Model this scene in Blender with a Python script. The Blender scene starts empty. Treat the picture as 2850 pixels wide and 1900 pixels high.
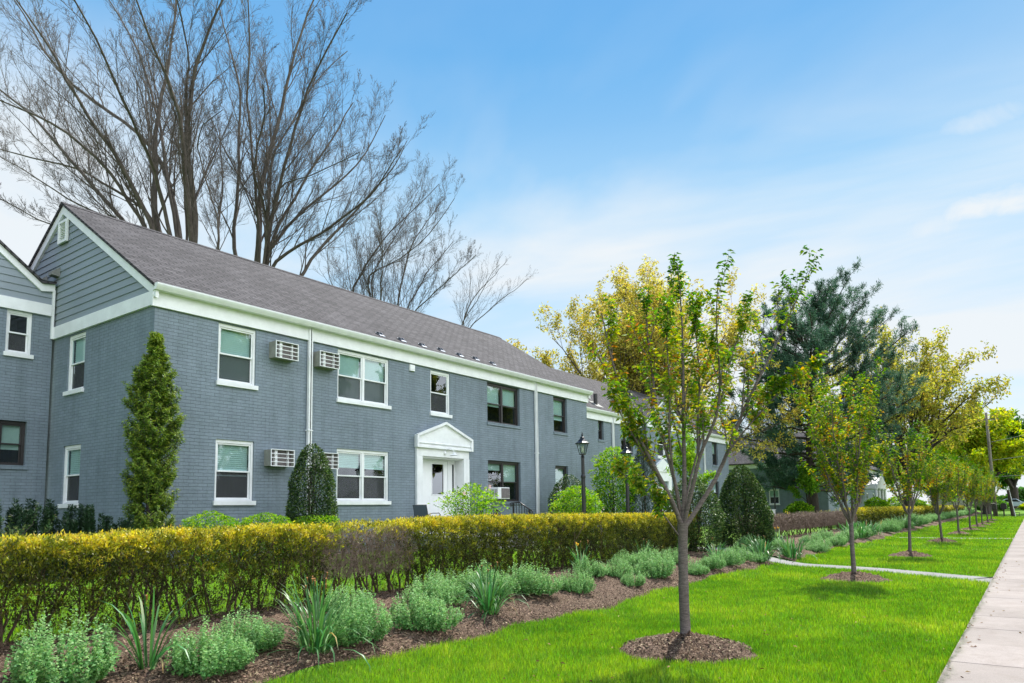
import bpy, math, random
import numpy as np
from mathutils import Vector, Matrix

rs = np.random.default_rng(11)
random.seed(5)
SC = bpy.context.scene
COL = SC.collection
R_ = math.radians

# ------------------------------------------------------------------ camera
# focal length, principal point and axes recovered from the vanishing points
FPX, PCX, PCY, IW, IH = 1981.0, 1425.0, 1223.0, 2850.0, 1900.0
def _ray(x, y): return np.array([x-PCX, -(y-PCY), -FPX])
def _n(v): return v/np.linalg.norm(v)
_VR = _ray(2875, 1400); _VV = _ray(1130, -18850)
_Z = _n(_VV); _X = _n(_VR-_VR.dot(_Z)*_Z); _Y = np.cross(_Z, _X)
CR = np.array([_X, _Y, _Z])
KD = 2850.0/2352.0
def wray(x, y): return CR@_ray(x*KD, y*KD)
def at_y(x, y, Y): d = wray(x, y); return d*(Y/d[1])
def at_x(x, y, X): d = wray(x, y); return d*(X/d[0])
def at_depth(x, y, dep): return wray(x, y)*(dep/FPX)
def depth_of(p): return -(CR.T@np.array(p, float))[2]

cam = bpy.data.cameras.new('camera'); co = bpy.data.objects.new('camera', cam); COL.objects.link(co)
cam.sensor_width = 36.0; cam.lens = 36.0*FPX/IW; cam.shift_y = (PCY-IH/2)/IW
cam.clip_start = 0.05; cam.clip_end = 3000
M = Matrix.Identity(4)
for i in range(3):
    for j in range(3): M[i][j] = CR[i][j]
co.matrix_world = M
SC.camera = co

# ------------------------------------------------------------------ object helpers
ORG = {}
def tag(o, label=None, cat=None, group=None, kind=None):
    if label: o['label'] = label
    if cat: o['category'] = cat
    if group: o['group'] = group
    if kind: o['kind'] = kind
    return o
def thing(name, label, cat, loc, group=None):
    o = bpy.data.objects.new(name, None); COL.objects.link(o)
    o.location = tuple(float(c) for c in loc); o.empty_display_size = 0.2
    ORG[o.name] = np.array(loc, float)
    return tag(o, label, cat, group)
def org(parent):
    while parent is not None:
        if parent.name in ORG: return ORG[parent.name]
        parent = parent.parent
    return np.zeros(3)
def link_mesh(name, me, mat, parent=None, smooth=False, loc=None):
    o = bpy.data.objects.new(name, me); COL.objects.link(o)
    if mat is not None: me.materials.append(mat)
    if parent is not None: o.parent = parent
    elif loc is not None:
        o.location = tuple(float(c) for c in loc)
        ORG[o.name] = np.array(loc, float)
    if smooth: me.polygons.foreach_set('use_smooth', np.ones(len(me.polygons), bool))
    return o
def box_uv(me, off):
    n = len(me.polygons)
    if n == 0: return
    nor = np.empty(n*3, np.float32); me.polygons.foreach_get('normal', nor); nor = np.abs(nor.reshape(-1, 3))
    nor[:, 2] *= 1.02
    dom = nor.argmax(1)
    tot = np.empty(n, np.int32); me.polygons.foreach_get('loop_total', tot)
    lv = np.empty(len(me.loops), np.int32); me.loops.foreach_get('vertex_index', lv)
    co_ = np.empty(len(me.vertices)*3, np.float32); me.vertices.foreach_get('co', co_); co_ = co_.reshape(-1, 3)+off
    c = co_[lv]; d = np.repeat(dom, tot)
    uv = np.where((d == 0)[:, None], c[:, [1, 2]], np.where((d == 1)[:, None], c[:, [0, 2]], c[:, [0, 1]]))
    l = me.uv_layers.new(name='UVMap'); l.data.foreach_set('uv', uv.astype(np.float32).ravel())
def np_mesh(name, V, Fs, tone=None):
    """V (n,3); Fs list of (m,k) int arrays"""
    me = bpy.data.meshes.new(name)
    V = np.asarray(V, np.float32)
    me.vertices.add(len(V)); me.vertices.foreach_set('co', V.ravel())
    Fs = [f for f in Fs if len(f)]
    nl = sum(f.size for f in Fs); nf = sum(len(f) for f in Fs)
    me.loops.add(nl); me.loops.foreach_set('vertex_index', np.concatenate([f.ravel() for f in Fs]).astype(np.int32))
    me.polygons.add(nf)
    tot = np.concatenate([np.full(len(f), f.shape[1]) for f in Fs]).astype(np.int32)
    st = np.concatenate([[0], np.cumsum(tot)[:-1]]).astype(np.int32)
    me.polygons.foreach_set('loop_start', st)
    try: me.polygons.foreach_set('loop_total', tot)
    except Exception: pass
    me.update(calc_edges=True)
    if tone is not None:
        a = me.attributes.new('tone', 'FLOAT', 'POINT'); a.data.foreach_set('value', np.asarray(tone, np.float32))
    return me
class MB:
    def __init__(s): s.v = []; s.f = []
    def add(s, vs, fs):
        b = len(s.v); s.v += [tuple(map(float, p)) for p in vs]; s.f += [tuple(i+b for i in f) for f in fs]; return s
    def box(s, x0, x1, y0, y1, z0, z1):
        x0, x1 = min(x0, x1), max(x0, x1); y0, y1 = min(y0, y1), max(y0, y1); z0, z1 = min(z0, z1), max(z0, z1)
        return s.add([(x0,y0,z0),(x1,y0,z0),(x1,y1,z0),(x0,y1,z0),(x0,y0,z1),(x1,y0,z1),(x1,y1,z1),(x0,y1,z1)],
              [(0,3,2,1),(4,5,6,7),(0,1,5,4),(1,2,6,5),(2,3,7,6),(3,0,4,7)])
    def quad(s, a, b, c, d): return s.add([a, b, c, d], [(0, 1, 2, 3)])
    def prism(s, pts, vec):
        """pts: planar 3D outline, extruded by vec"""
        n = len(pts); v = [tuple(p) for p in pts]+[tuple(np.array(p)+np.array(vec)) for p in pts]
        f = [tuple(range(n))[::-1], tuple(range(n, 2*n))]+[(i, (i+1) % n, n+(i+1) % n, n+i) for i in range(n)]
        return s.add(v, f)
    def tube(s, pts, rad, n=8, cap=True):
        P = np.array(pts, float); K = len(P); r = np.broadcast_to(np.array(rad, float), (K,))
        T = np.gradient(P, axis=0); T /= np.linalg.norm(T, axis=1)[:, None]+1e-9
        ref = np.array([0, 0, 1.0]) if abs(T.mean(0)[2]) < .8*np.linalg.norm(T.mean(0))+1e-6 else np.array([1.0, 0, 0])
        vs = []
        for k in range(K):
            a = np.cross(T[k], ref); a /= np.linalg.norm(a)+1e-9; b = np.cross(T[k], a)
            for i in range(n):
                t = 2*math.pi*i/n; vs.append(P[k]+r[k]*(math.cos(t)*a+math.sin(t)*b))
        fs = [(k*n+i, k*n+(i+1) % n, (k+1)*n+(i+1) % n, (k+1)*n+i) for k in range(K-1) for i in range(n)]
        if cap: fs += [tuple(range(n))[::-1], tuple(range((K-1)*n, K*n))]
        return s.add(vs, fs)
    def lathe(s, c, prof, n=12, rot=0.0):
        vs = []; 
        for r, z in prof:
            for i in range(n):
                t = 2*math.pi*i/n+rot; vs.append((c[0]+r*math.cos(t), c[1]+r*math.sin(t), c[2]+z))
        K = len(prof)
        fs = [(k*n+i, k*n+(i+1) % n, (k+1)*n+(i+1) % n, (k+1)*n+i) for k in range(K-1) for i in range(n)]
        fs += [tuple(range(n))[::-1], tuple(range((K-1)*n, K*n))]
        return s.add(vs, fs)
    def build(s, name, mat, parent=None, smooth=False, bevel=0, loc=None, uv=False):
        o3 = org(parent) if parent is not None else (np.array(loc, float) if loc is not None else np.zeros(3))
        me = bpy.data.meshes.new(name)
        me.from_pydata([tuple(np.array(p)-o3) for p in s.v], [], s.f); me.update()
        if uv: box_uv(me, o3)
        o = link_mesh(name, me, mat, parent, smooth, loc)
        if bevel:
            m = o.modifiers.new('bevel', 'BEVEL'); m.width = bevel; m.segments = 2; m.limit_method = 'ANGLE'
        return o
def copy_tree(o, parent=None):
    c = o.copy(); COL.objects.link(c)
    if parent is not None: c.parent = parent
    for ch in list(o.children): copy_tree(ch, c)
    return c

# ------------------------------------------------------------------ node helpers
def new_mat(name):
    m = bpy.data.materials.new(name); m.use_nodes = True
    nt = m.node_tree; nt.nodes.clear(); out = nt.nodes.new('ShaderNodeOutputMaterial')
    return m, nt, out
def N(nt, t, **kw):
    n = nt.nodes.new(t)
    for k, v in kw.items():
        if k.startswith('i_'): n.inputs[k[2:].replace('_', ' ')].default_value = v
        else: setattr(n, k, v)
    return n
def L(nt, a, b): nt.links.new(a, b)
def ramp(nt, stops, fac=None, interp='LINEAR'):
    r = nt.nodes.new('ShaderNodeValToRGB'); r.color_ramp.interpolation = interp
    e = r.color_ramp.elements
    while len(e) < len(stops): e.new(0.5)
    for i, (p, c) in enumerate(stops):
        e[i].position = p; e[i].color = (*c, 1) if len(c) == 3 else c
    if fac is not None: L(nt, fac, r.inputs[0])
    return r
def noise(nt, scale, detail=4, rough=.55, vec=None, dist=0.0):
    n = N(nt, 'ShaderNodeTexNoise'); n.inputs['Scale'].default_value = scale; n.inputs['Detail'].default_value = detail
    n.inputs['Roughness'].default_value = rough; n.inputs['Distortion'].default_value = dist
    if vec is not None: L(nt, vec, n.inputs['Vector'])
    return n
def mixc(nt, a, b, f, mode='MIX'):
    m = nt.nodes.new('ShaderNodeMix'); m.data_type = 'RGBA'; m.blend_type = mode
    for s, v in ((m.inputs[0], f), (m.inputs[6], a), (m.inputs[7], b)):
        if hasattr(v, 'links') or hasattr(v, 'is_linked'): L(nt, v, s)
        else: s.default_value = v if isinstance(v, float) else (*v, 1) if len(v) == 3 else v
    return m.outputs[2]
def simple(name, col, rough=.6, spec=.5, metal=0.0, var=.12, vscale=6.0, bump=0.0, bscale=60.0):
    m, nt, out = new_mat(name); p = N(nt, 'ShaderNodeBsdfPrincipled')
    tc = N(nt, 'ShaderNodeTexCoord'); n = noise(nt, vscale, 5, .6, tc.outputs['Object'])
    c = ramp(nt, [(.3, tuple(x*(1-var) for x in col)), (.7, tuple(min(1, x*(1+var)) for x in col))], n.outputs[0])
    L(nt, c.outputs[0], p.inputs['Base Color'])
    rr = ramp(nt, [(.3, (max(0, rough-.08),)*3), (.7, (min(1, rough+.08),)*3)], n.outputs[0]); L(nt, rr.outputs[0], p.inputs['Roughness'])
    p.inputs['Specular IOR Level'].default_value = spec; p.inputs['Metallic'].default_value = metal
    if bump:
        b = N(nt, 'ShaderNodeBump'); b.inputs['Strength'].default_value = bump; b.inputs['Distance'].default_value = .01
        n2 = noise(nt, bscale, 5, .6, tc.outputs['Object']); L(nt, n2.outputs[0], b.inputs['Height']); L(nt, b.outputs[0], p.inputs['Normal'])
    L(nt, p.outputs[0], out.inputs[0]); return m
def leafmat(name, stops, transl=.4, rough=.45, spec=.4, var=.3, huev=.03):
    m, nt, out = new_mat(name)
    at = N(nt, 'ShaderNodeAttribute', attribute_name='tone'); g = N(nt, 'ShaderNodeNewGeometry')
    ad = N(nt, 'ShaderNodeMath', operation='MULTIPLY_ADD'); L(nt, g.outputs['Random Per Island'], ad.inputs[0]); ad.inputs[1].default_value = .22
    s2 = N(nt, 'ShaderNodeMath', operation='SUBTRACT'); L(nt, at.outputs['Fac'], s2.inputs[0]); s2.inputs[1].default_value = .11
    L(nt, s2.outputs[0], ad.inputs[2])
    r = ramp(nt, stops, ad.outputs[0])
    wn = N(nt, 'ShaderNodeTexWhiteNoise', noise_dimensions='1D'); L(nt, g.outputs['Random Per Island'], wn.inputs['W'])
    hs = N(nt, 'ShaderNodeHueSaturation'); L(nt, r.outputs[0], hs.inputs['Color'])
    mr = N(nt, 'ShaderNodeMapRange'); L(nt, wn.outputs['Value'], mr.inputs[0]); mr.inputs[3].default_value = 1-var; mr.inputs[4].default_value = 1+var; L(nt, mr.outputs[0], hs.inputs['Value'])
    mh = N(nt, 'ShaderNodeMapRange'); L(nt, g.outputs['Random Per Island'], mh.inputs[0]); mh.inputs[3].default_value = .5-huev; mh.inputs[4].default_value = .5+huev; L(nt, mh.outputs[0], hs.inputs['Hue'])
    p = N(nt, 'ShaderNodeBsdfPrincipled'); p.inputs['Roughness'].default_value = rough; p.inputs['Specular IOR Level'].default_value = spec
    L(nt, hs.outputs[0], p.inputs['Base Color'])
    t = N(nt, 'ShaderNodeBsdfTranslucent')
    tb = N(nt, 'ShaderNodeHueSaturation'); tb.inputs['Saturation'].default_value = 1.12; tb.inputs['Value'].default_value = 1.35; L(nt, hs.outputs[0], tb.inputs['Color']); L(nt, tb.outputs[0], t.inputs['Color'])
    mx = N(nt, 'ShaderNodeMixShader'); mx.inputs[0].default_value = transl; L(nt, p.outputs[0], mx.inputs[1]); L(nt, t.outputs[0], mx.inputs[2])
    L(nt, mx.outputs[0], out.inputs[0]); return m

# ------------------------------------------------------------------ vegetation geometry
def unit(v): return v/(np.linalg.norm(v, axis=-1, keepdims=True)+1e-9)
def tubes(P, Rr, n):
    """P (B,K,3), Rr (B,K) -> verts, quads"""
    B, K, _ = P.shape
    d = unit(P[:, -1]-P[:, 0]); ref = np.where(np.abs(d[:, 2:3]) > .9, np.array([[1.0, 0, 0]]), np.array([[0, 0, 1.0]]))
    a = unit(np.cross(d, ref)); b = np.cross(d, a)
    th = 2*np.pi*np.arange(n)/n
    ring = np.cos(th)[None, :, None]*a[:, None]+np.sin(th)[None, :, None]*b[:, None]
    V = P[:, :, None, :]+Rr[:, :, None, None]*ring[:, None]
    i = np.arange(n); j = (i+1) % n
    q = np.stack([i, j, j+n, i+n], 1)[None, None]+(np.arange(K-1)*n)[None, :, None, None]+(np.arange(B)*K*n)[:, None, None, None]
    return V.reshape(-1, 3), q.reshape(-1, 4)
def wood_mesh(name, levels):
    Vs, Fs, o = [], [], 0
    for P, Rr, n in levels:
        if not len(P): continue
        v, f = tubes(P, Rr, n); Vs.append(v); Fs.append(f+o); o += len(v)
    return np_mesh(name, np.concatenate(Vs), [np.concatenate(Fs)])
def resample(pts, K):
    P = np.array(pts, float); s = np.concatenate([[0], np.cumsum(np.linalg.norm(np.diff(P, axis=0), axis=1))])
    t = np.linspace(0, s[-1], K); Q = np.stack([np.interp(t, s, P[:, i]) for i in range(3)], 1)
    for _ in range(2): Q[1:-1] = .25*Q[:-2]+.5*Q[1:-1]+.25*Q[2:]
    return Q
def kids(P, Rr, n, t0=.2, t1=1.0, ln=.5, ang=35, up=.3, K=6, wig=.12, bend=.0, rf=.6, tip=.15, rmin=.0, lmin=0, shr=.55):
    B, Kp, _ = P.shape
    par = np.repeat(np.arange(B), n)
    t = (np.tile(np.arange(n), B)+rs.random(B*n))/n*(t1-t0)+t0
    x = np.clip(t*(Kp-1), 0, Kp-1.001); i0 = x.astype(int); f = (x-i0)[:, None]
    base = P[par, i0]*(1-f)+P[par, i0+1]*f; rad = Rr[par, i0]*(1-f[:, 0])+Rr[par, i0+1]*f[:, 0]
    tan = unit(P[par, i0+1]-P[par, i0])
    plen = np.linalg.norm(np.diff(P, axis=1), axis=2).sum(1)[par]
    pr = unit(np.cross(rs.normal(size=tan.shape), tan)); a = np.radians(ang*(.65+.7*rs.random(B*n)))[:, None]
    d = unit(np.cos(a)*tan+np.sin(a)*pr+up*np.array([0, 0, 1.0]))
    Ln = np.maximum(plen*ln*(1-shr*t)*(.65+.7*rs.random(B*n)), lmin)/(K-1)
    pts = [base]
    for k in range(K-1):
        d = unit(d+wig*rs.normal(size=d.shape)+bend*np.array([0, 0, 1.0]))
        pts.append(pts[-1]+d*Ln[:, None])
    Q = np.stack(pts, 1)
    r0 = np.maximum(rad*rf, rmin)[:, None]; r = r0*np.linspace(1, tip, K)[None]
    return Q, r
def leaf_geo(Pp, D, Nn, Ln, W, fold=.25, droop=0.0):
    D = unit(D); S = unit(np.cross(D, Nn)); U = np.cross(S, D)
    Ln = np.broadcast_to(Ln, (len(Pp),))[:, None]; W = np.broadcast_to(W, (len(Pp),))[:, None]
    m = Pp+D*Ln*.45
    a = m+S*W*.5+U*W*fold; b = m-S*W*.5+U*W*fold; tip = Pp+D*Ln-U*Ln*droop
    V = np.stack([Pp, a, tip, b], 1).reshape(-1, 3)
    i = np.arange(len(Pp))*4
    F = np.concatenate([np.stack([i, i+1, i+2], 1), np.stack([i, i+2, i+3], 1)])
    return V, F
def leaves(name, Pp, D, Ln, W, mat, parent=None, tone=.5, fold=.25, droop=.1, loc=None, upb=.6):
    n = len(Pp); Nn = unit(rs.normal(size=(n, 3))+np.array([0, 0, upb*2]))
    V, F = leaf_geo(Pp, D, Nn, Ln, W, fold, droop)
    tn = np.repeat(np.broadcast_to(tone, (n,)), 4)
    o3 = org(parent) if parent is not None else (np.array(loc, float) if loc is not None else np.zeros(3))
    me = np_mesh(name, V-o3, [F], tn)
    return link_mesh(name, me, mat, parent, loc=loc)
def along(P, n, t0=0.0, t1=1.0, spread=0.0, out=.8, up=.1):
    """n leaf spots along each polyline: positions and directions"""
    B, K, _ = P.shape
    par = np.repeat(np.arange(B), n); t = t0+(t1-t0)*(np.tile(np.arange(n), B)+rs.random(B*n))/n
    x = np.clip(t*(K-1), 0, K-1.001); i0 = x.astype(int); f = (x-i0)[:, None]
    b = P[par, i0]*(1-f)+P[par, i0+1]*f; tan = unit(P[par, i0+1]-P[par, i0])
    pr = unit(np.cross(rs.normal(size=tan.shape), tan))
    d = unit(tan*(1-out)+pr*out+np.array([0, 0, up]))
    return b+spread*rs.normal(size=b.shape), d, t
def lump(x, y, z, f=1.0):
    return (np.sin(x*f*2.3+1.1)*np.cos(y*f*1.9+.4)+np.sin(z*f*3.1+x*f*1.3)+np.sin(y*f*4.7+z*f*2.2+2.0)*.5+np.sin(x*f*6.1+y*f*5.3)*.4)/2.9
def sm(a, b, x):
    t = np.clip((np.asarray(x, float)-a)/(b-a), 0, 1); return t*t*(3-2*t)
def gz(x, y):
    return -1.6+.38*sm(5.0, 7.6, y)+.17*sm(7.6, 12.5, y)+.7*sm(98, 128, x)
# ------------------------------------------------------------------ world, sun
SUN = _n(np.array([.575, .08, .815]))
w = bpy.data.worlds.new('World'); SC.world = w; w.use_nodes = True
SKYLOC = (5.3, .7, 0)
nt = w.node_tree; nt.nodes.clear(); wo = nt.nodes.new('ShaderNodeOutputWorld'); bg = nt.nodes.new('ShaderNodeBackground')
sky = N(nt, 'ShaderNodeTexSky', sky_type='NISHITA', sun_disc=False)
sky.sun_elevation = math.asin(SUN[2]); sky.sun_rotation = math.atan2(SUN[0], SUN[1])
sky.air_density = 1.0; sky.dust_density = .4; sky.ozone_density = 2.0; sky.altitude = 0
tc = N(nt, 'ShaderNodeTexCoord'); sep = N(nt, 'ShaderNodeSeparateXYZ'); L(nt, tc.outputs['Generated'], sep.inputs[0])
hs = N(nt, 'ShaderNodeHueSaturation'); hs.inputs['Saturation'].default_value = 1.25; hs.inputs['Value'].default_value = 1.0; L(nt, sky.outputs[0], hs.inputs['Color'])
def M_(op, a, b=None):
    n = N(nt, 'ShaderNodeMath', operation=op)
    for i, v in enumerate((a, b)):
        if v is None: continue
        if isinstance(v, (int, float)): n.inputs[i].default_value = v
        else: L(nt, v, n.inputs[i])
    return n.outputs[0]
den = M_('ADD', M_('MAXIMUM', sep.outputs[2], 0.0), .16)
cb = N(nt, 'ShaderNodeCombineXYZ'); L(nt, M_('DIVIDE', sep.outputs[0], den), cb.inputs[0]); L(nt, M_('DIVIDE', sep.outputs[1], den), cb.inputs[1])
mp = N(nt, 'ShaderNodeMapping'); mp.inputs['Rotation'].default_value = (0, 0, R_(-38)); mp.inputs['Scale'].default_value = (.75, .26, 1); mp.inputs['Location'].default_value = SKYLOC; L(nt, cb.outputs[0], mp.inputs[0])
n1 = noise(nt, 1.5, 6, .52, mp.outputs[0], .6)
n2 = noise(nt, 5.0, 5, .6, mp.outputs[0], .4)
cir = ramp(nt, [(.38, (0,)*3), (.66, (1,)*3)], n1.outputs[0])
# whiter towards the horizon, as thin cirrus always looks
hz = ramp(nt, [(0.0, (1,)*3), (.16, (1,)*3), (.32, (1,)*3), (.44, (.66,)*3), (.56, (.16,)*3), (.75, (.02,)*3)], sep.outputs[2])
cc = M_('MULTIPLY', M_('ADD', M_('MULTIPLY', cir.outputs[0], 1.35), .14), hz.outputs[0])
cc = M_('ADD', cc, M_('MULTIPLY', M_('MULTIPLY', n2.outputs[0], .12), hz.outputs[0]))
def puff(px, py, sx, sy, amp):
    """a small fair-weather cloud hung in one direction of the sky"""
    global cc
    d = _n(wray(px, py)); e1 = _n(np.cross([0, 0, 1], d)); e2 = np.cross(d, e1)
    dots = []
    for e, s in ((e1, sx), (e2, sy)):
        v = N(nt, 'ShaderNodeVectorMath', operation='DOT_PRODUCT'); L(nt, tc.outputs['Generated'], v.inputs[0]); v.inputs[1].default_value = tuple(float(q)/s for q in e)
        dots.append(M_('POWER', M_('ABSOLUTE', v.outputs['Value']), 2.0))
    vd = N(nt, 'ShaderNodeVectorMath', operation='DOT_PRODUCT'); L(nt, tc.outputs['Generated'], vd.inputs[0]); vd.inputs[1].default_value = tuple(float(q) for q in d)
    r2 = M_('ADD', dots[0], dots[1])
    nn = noise(nt, 22.0, 5, .6, tc.outputs['Generated'], .8)
    q = M_('SUBTRACT', M_('ADD', M_('MULTIPLY', nn.outputs[0], 2.2), -.25), r2)
    q = M_('MULTIPLY', M_('MINIMUM', M_('MAXIMUM', q, 0.0), 1.0), M_('GREATER_THAN', vd.outputs['Value'], .5))
    cc = M_('ADD', cc, M_('MULTIPLY', q, amp))
puff(2300, 462, .062, .018, .60); puff(2260, 272, .045, .014, .32); puff(2140, 520, .035, .013, .2)
cc = M_('MINIMUM', cc, .95)
# deep azure overhead paling towards the horizon, blended with the physical sky
azr = ramp(nt, [(0.0, (.60, .65, .69)), (.12, (.50, .61, .69)), (.28, (.34, .53, .69)), (.38, (.235, .47, .67)), (.49, (.120, .350, .61)), (.60, (.066, .285, .575)), (1.0, (.035, .18, .45))], sep.outputs[2])
azs = N(nt, 'ShaderNodeVectorMath', operation='SCALE'); L(nt, azr.outputs[0], azs.inputs[0]); azs.inputs['Scale'].default_value = 6.0
blu = mixc(nt, hs.outputs[0], azs.outputs[0], .92)
skc = mixc(nt, blu, (3.7, 3.9, 4.05), cc)
# bright broken cloud added behind the camera, unseen, to brighten the shaded facade
bk = ramp(nt, [(.22, (1,)*3), (.42, (0,)*3)], M_('ADD', M_('MULTIPLY', sep.outputs[1], .5), .5))
n3 = noise(nt, 2.2, 5, .55, tc.outputs['Generated'], .3); bc = ramp(nt, [(.36, (0,)*3), (.56, (1,)*3)], n3.outputs[0])
skc = mixc(nt, skc, (15.0, 15.6, 16.6), M_('MULTIPLY', M_('MULTIPLY', bk.outputs[0], bc.outputs[0]), .9))
L(nt, skc, bg.inputs[0]); bg.inputs[1].default_value = .15; L(nt, bg.outputs[0], wo.inputs[0])
sl = bpy.data.lights.new('sun', 'SUN'); sl.energy = 4.6; sl.angle = R_(.53); sl.color = (1.0, .955, .88)
so = bpy.data.objects.new('sun', sl); COL.objects.link(so); so.rotation_euler = Vector(SUN).to_track_quat('Z', 'Y').to_euler(); so.location = (0, 0, 40)
SC.view_settings.view_transform = 'Standard'; SC.view_settings.look = 'None'; SC.view_settings.gamma = 1; SC.view_settings.exposure = .66
SC.cycles.max_bounces = 6; SC.cycles.transparent_max_bounces = 12; SC.cycles.diffuse_bounces = 3; SC.cycles.caustics_reflective = False; SC.cycles.caustics_refractive = False

# ------------------------------------------------------------------ materials
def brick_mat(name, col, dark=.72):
    m, nt, out = new_mat(name); p = N(nt, 'ShaderNodeBsdfPrincipled'); uv = N(nt, 'ShaderNodeUVMap', uv_map='UVMap')
    br = N(nt, 'ShaderNodeTexBrick', offset=.5, squash=1.0); L(nt, uv.outputs[0], br.inputs['Vector'])
    br.inputs['Scale'].default_value = 1.0; br.inputs['Brick Width'].default_value = .216; br.inputs['Row Height'].default_value = .0733
    br.inputs['Mortar Size'].default_value = .0045; br.inputs['Mortar Smooth'].default_value = .35; br.inputs['Bias'].default_value = -.1
    br.inputs['Color1'].default_value = (*[c*1.05 for c in col], 1); br.inputs['Color2'].default_value = (*[c*.93 for c in col], 1); br.inputs['Mortar'].default_value = (*[c*dark for c in col], 1)  # joint colour darkened to stand in for shade in the mortar recesses
    n = noise(nt, .6, 5, .65, uv.outputs[0]); v = ramp(nt, [(.3, (.88,)*3), (.7, (1.1,)*3)], n.outputs[0])
    n2 = noise(nt, 24, 5, .7, uv.outputs[0]); v2 = ramp(nt, [(.3, (.90,)*3), (.7, (1.08,)*3)], n2.outputs[0])
    c = mixc(nt, br.outputs[0], v.outputs[0], 1.0, 'MULTIPLY'); c = mixc(nt, c, v2.outputs[0], 1.0, 'MULTIPLY')
    mps = N(nt, 'ShaderNodeMapping'); mps.inputs['Scale'].default_value = (2.6, .22, 1); L(nt, uv.outputs[0], mps.inputs[0])
    n3 = noise(nt, 1.6, 5, .6, mps.outputs[0], .2); v3 = ramp(nt, [(.34, (.86, .87, .86)), (.52, (1.0,)*3), (.74, (1.07, 1.06, 1.04))], n3.outputs[0]); c = mixc(nt, c, v3.outputs[0], 1.0, 'MULTIPLY')
    n4 = noise(nt, 2.7, 3, .5, uv.outputs[0]); v4 = ramp(nt, [(.42, (1.0,)*3), (.72, (.90, .92, .90))], n4.outputs[0]); c = mixc(nt, c, v4.outputs[0], 1.0, 'MULTIPLY'); L(nt, c, p.inputs['Base Color'])
    b = N(nt, 'ShaderNodeBump'); b.inputs['Strength'].default_value = .9; b.inputs['Distance'].default_value = .012
    hh = N(nt, 'ShaderNodeMath', operation='MULTIPLY_ADD'); L(nt, n2.outputs[0], hh.inputs[0]); hh.inputs[1].default_value = .5
    iv = N(nt, 'ShaderNodeMath', operation='SUBTRACT'); iv.inputs[0].default_value = 1.0; L(nt, br.outputs['Fac'], iv.inputs[1]); L(nt, iv.outputs[0], hh.inputs[2])
    L(nt, hh.outputs[0], b.inputs['Height']); L(nt, b.outputs[0], p.inputs['Normal'])
    p.inputs['Roughness'].default_value = .62; p.inputs['Specular IOR Level'].default_value = .4
    L(nt, p.outputs[0], out.inputs[0]); return m
def shingle_mat(name, col):
    m, nt, out = new_mat(name); p = N(nt, 'ShaderNodeBsdfPrincipled'); uv = N(nt, 'ShaderNodeUVMap', uv_map='UVMap')
    br = N(nt, 'ShaderNodeTexBrick', offset=.42, squash=1.0, offset_frequency=2); L(nt, uv.outputs[0], br.inputs['Vector'])
    br.inputs['Scale'].default_value = 1.0; br.inputs['Brick Width'].default_value = .31; br.inputs['Row Height'].default_value = .121
    br.inputs['Mortar Size'].default_value = .015; br.inputs['Mortar Smooth'].default_value = .2
    br.inputs['Color1'].default_value = (*[c*1.35 for c in col], 1); br.inputs['Color2'].default_value = (*[c*.78 for c in col], 1); br.inputs['Mortar'].default_value = (*[c*.25 for c in col], 1)
    n = noise(nt, .9, 6, .7, uv.outputs[0]); v = ramp(nt, [(.25, (.70,)*3), (.75, (1.32,)*3)], n.outputs[0])
    n2 = noise(nt, 9, 5, .8, uv.outputs[0]); v2 = ramp(nt, [(.3, (.72, .73, .76)), (.7, (1.3, 1.26, 1.22))], n2.outputs[0])
    c = mixc(nt, br.outputs[0], v.outputs[0], 1.0, 'MULTIPLY'); c = mixc(nt, c, v2.outputs[0], 1.0, 'MULTIPLY'); L(nt, c, p.inputs['Base Color'])
    b = N(nt, 'ShaderNodeBump', invert=True); b.inputs['Strength'].default_value = .8; b.inputs['Distance'].default_value = .01; L(nt, br.outputs['Fac'], b.inputs['Height']); L(nt, b.outputs[0], p.inputs['Normal'])
    p.inputs['Roughness'].default_value = .9; p.inputs['Specular IOR Level'].default_value = .25
    L(nt, p.outputs[0], out.inputs[0]); return m
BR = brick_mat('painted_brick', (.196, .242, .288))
SH = shingle_mat('shingles', (.066, .062, .066))
WH = simple('white_trim', (.78, .79, .80), .46, .5, var=.08, vscale=3.5, bump=.15, bscale=30)
WD = simple('white_door', (.82, .83, .84), .38, .5, var=.03, vscale=2)
SD = simple('clapboard', (.235, .275, .31), .55, .4, var=.06, vscale=1.2, bump=.2, bscale=40)
DK = simple('dark_frame', (.028, .024, .024), .45, .5, var=.2, vscale=5)
BK = simple('black_metal', (.012, .012, .014), .35, .5, var=.2, vscale=8)
GM = simple('grey_metal', (.20, .20, .19), .5, .5, var=.25, vscale=7)
TA = simple('ac_case', (.26, .26, .23), .6, .4, var=.2, vscale=6)
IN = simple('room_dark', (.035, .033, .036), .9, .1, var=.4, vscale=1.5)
BL = simple('blind_slat', (.62, .68, .66), .6, .3, var=.05, vscale=3)
SHD = simple('shade_cloth', (.42, .45, .40), .8, .2, var=.15, vscale=2.5)
CB = simple('bulb_glass', (.8, .78, .7), .3, .5, var=.02)
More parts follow.
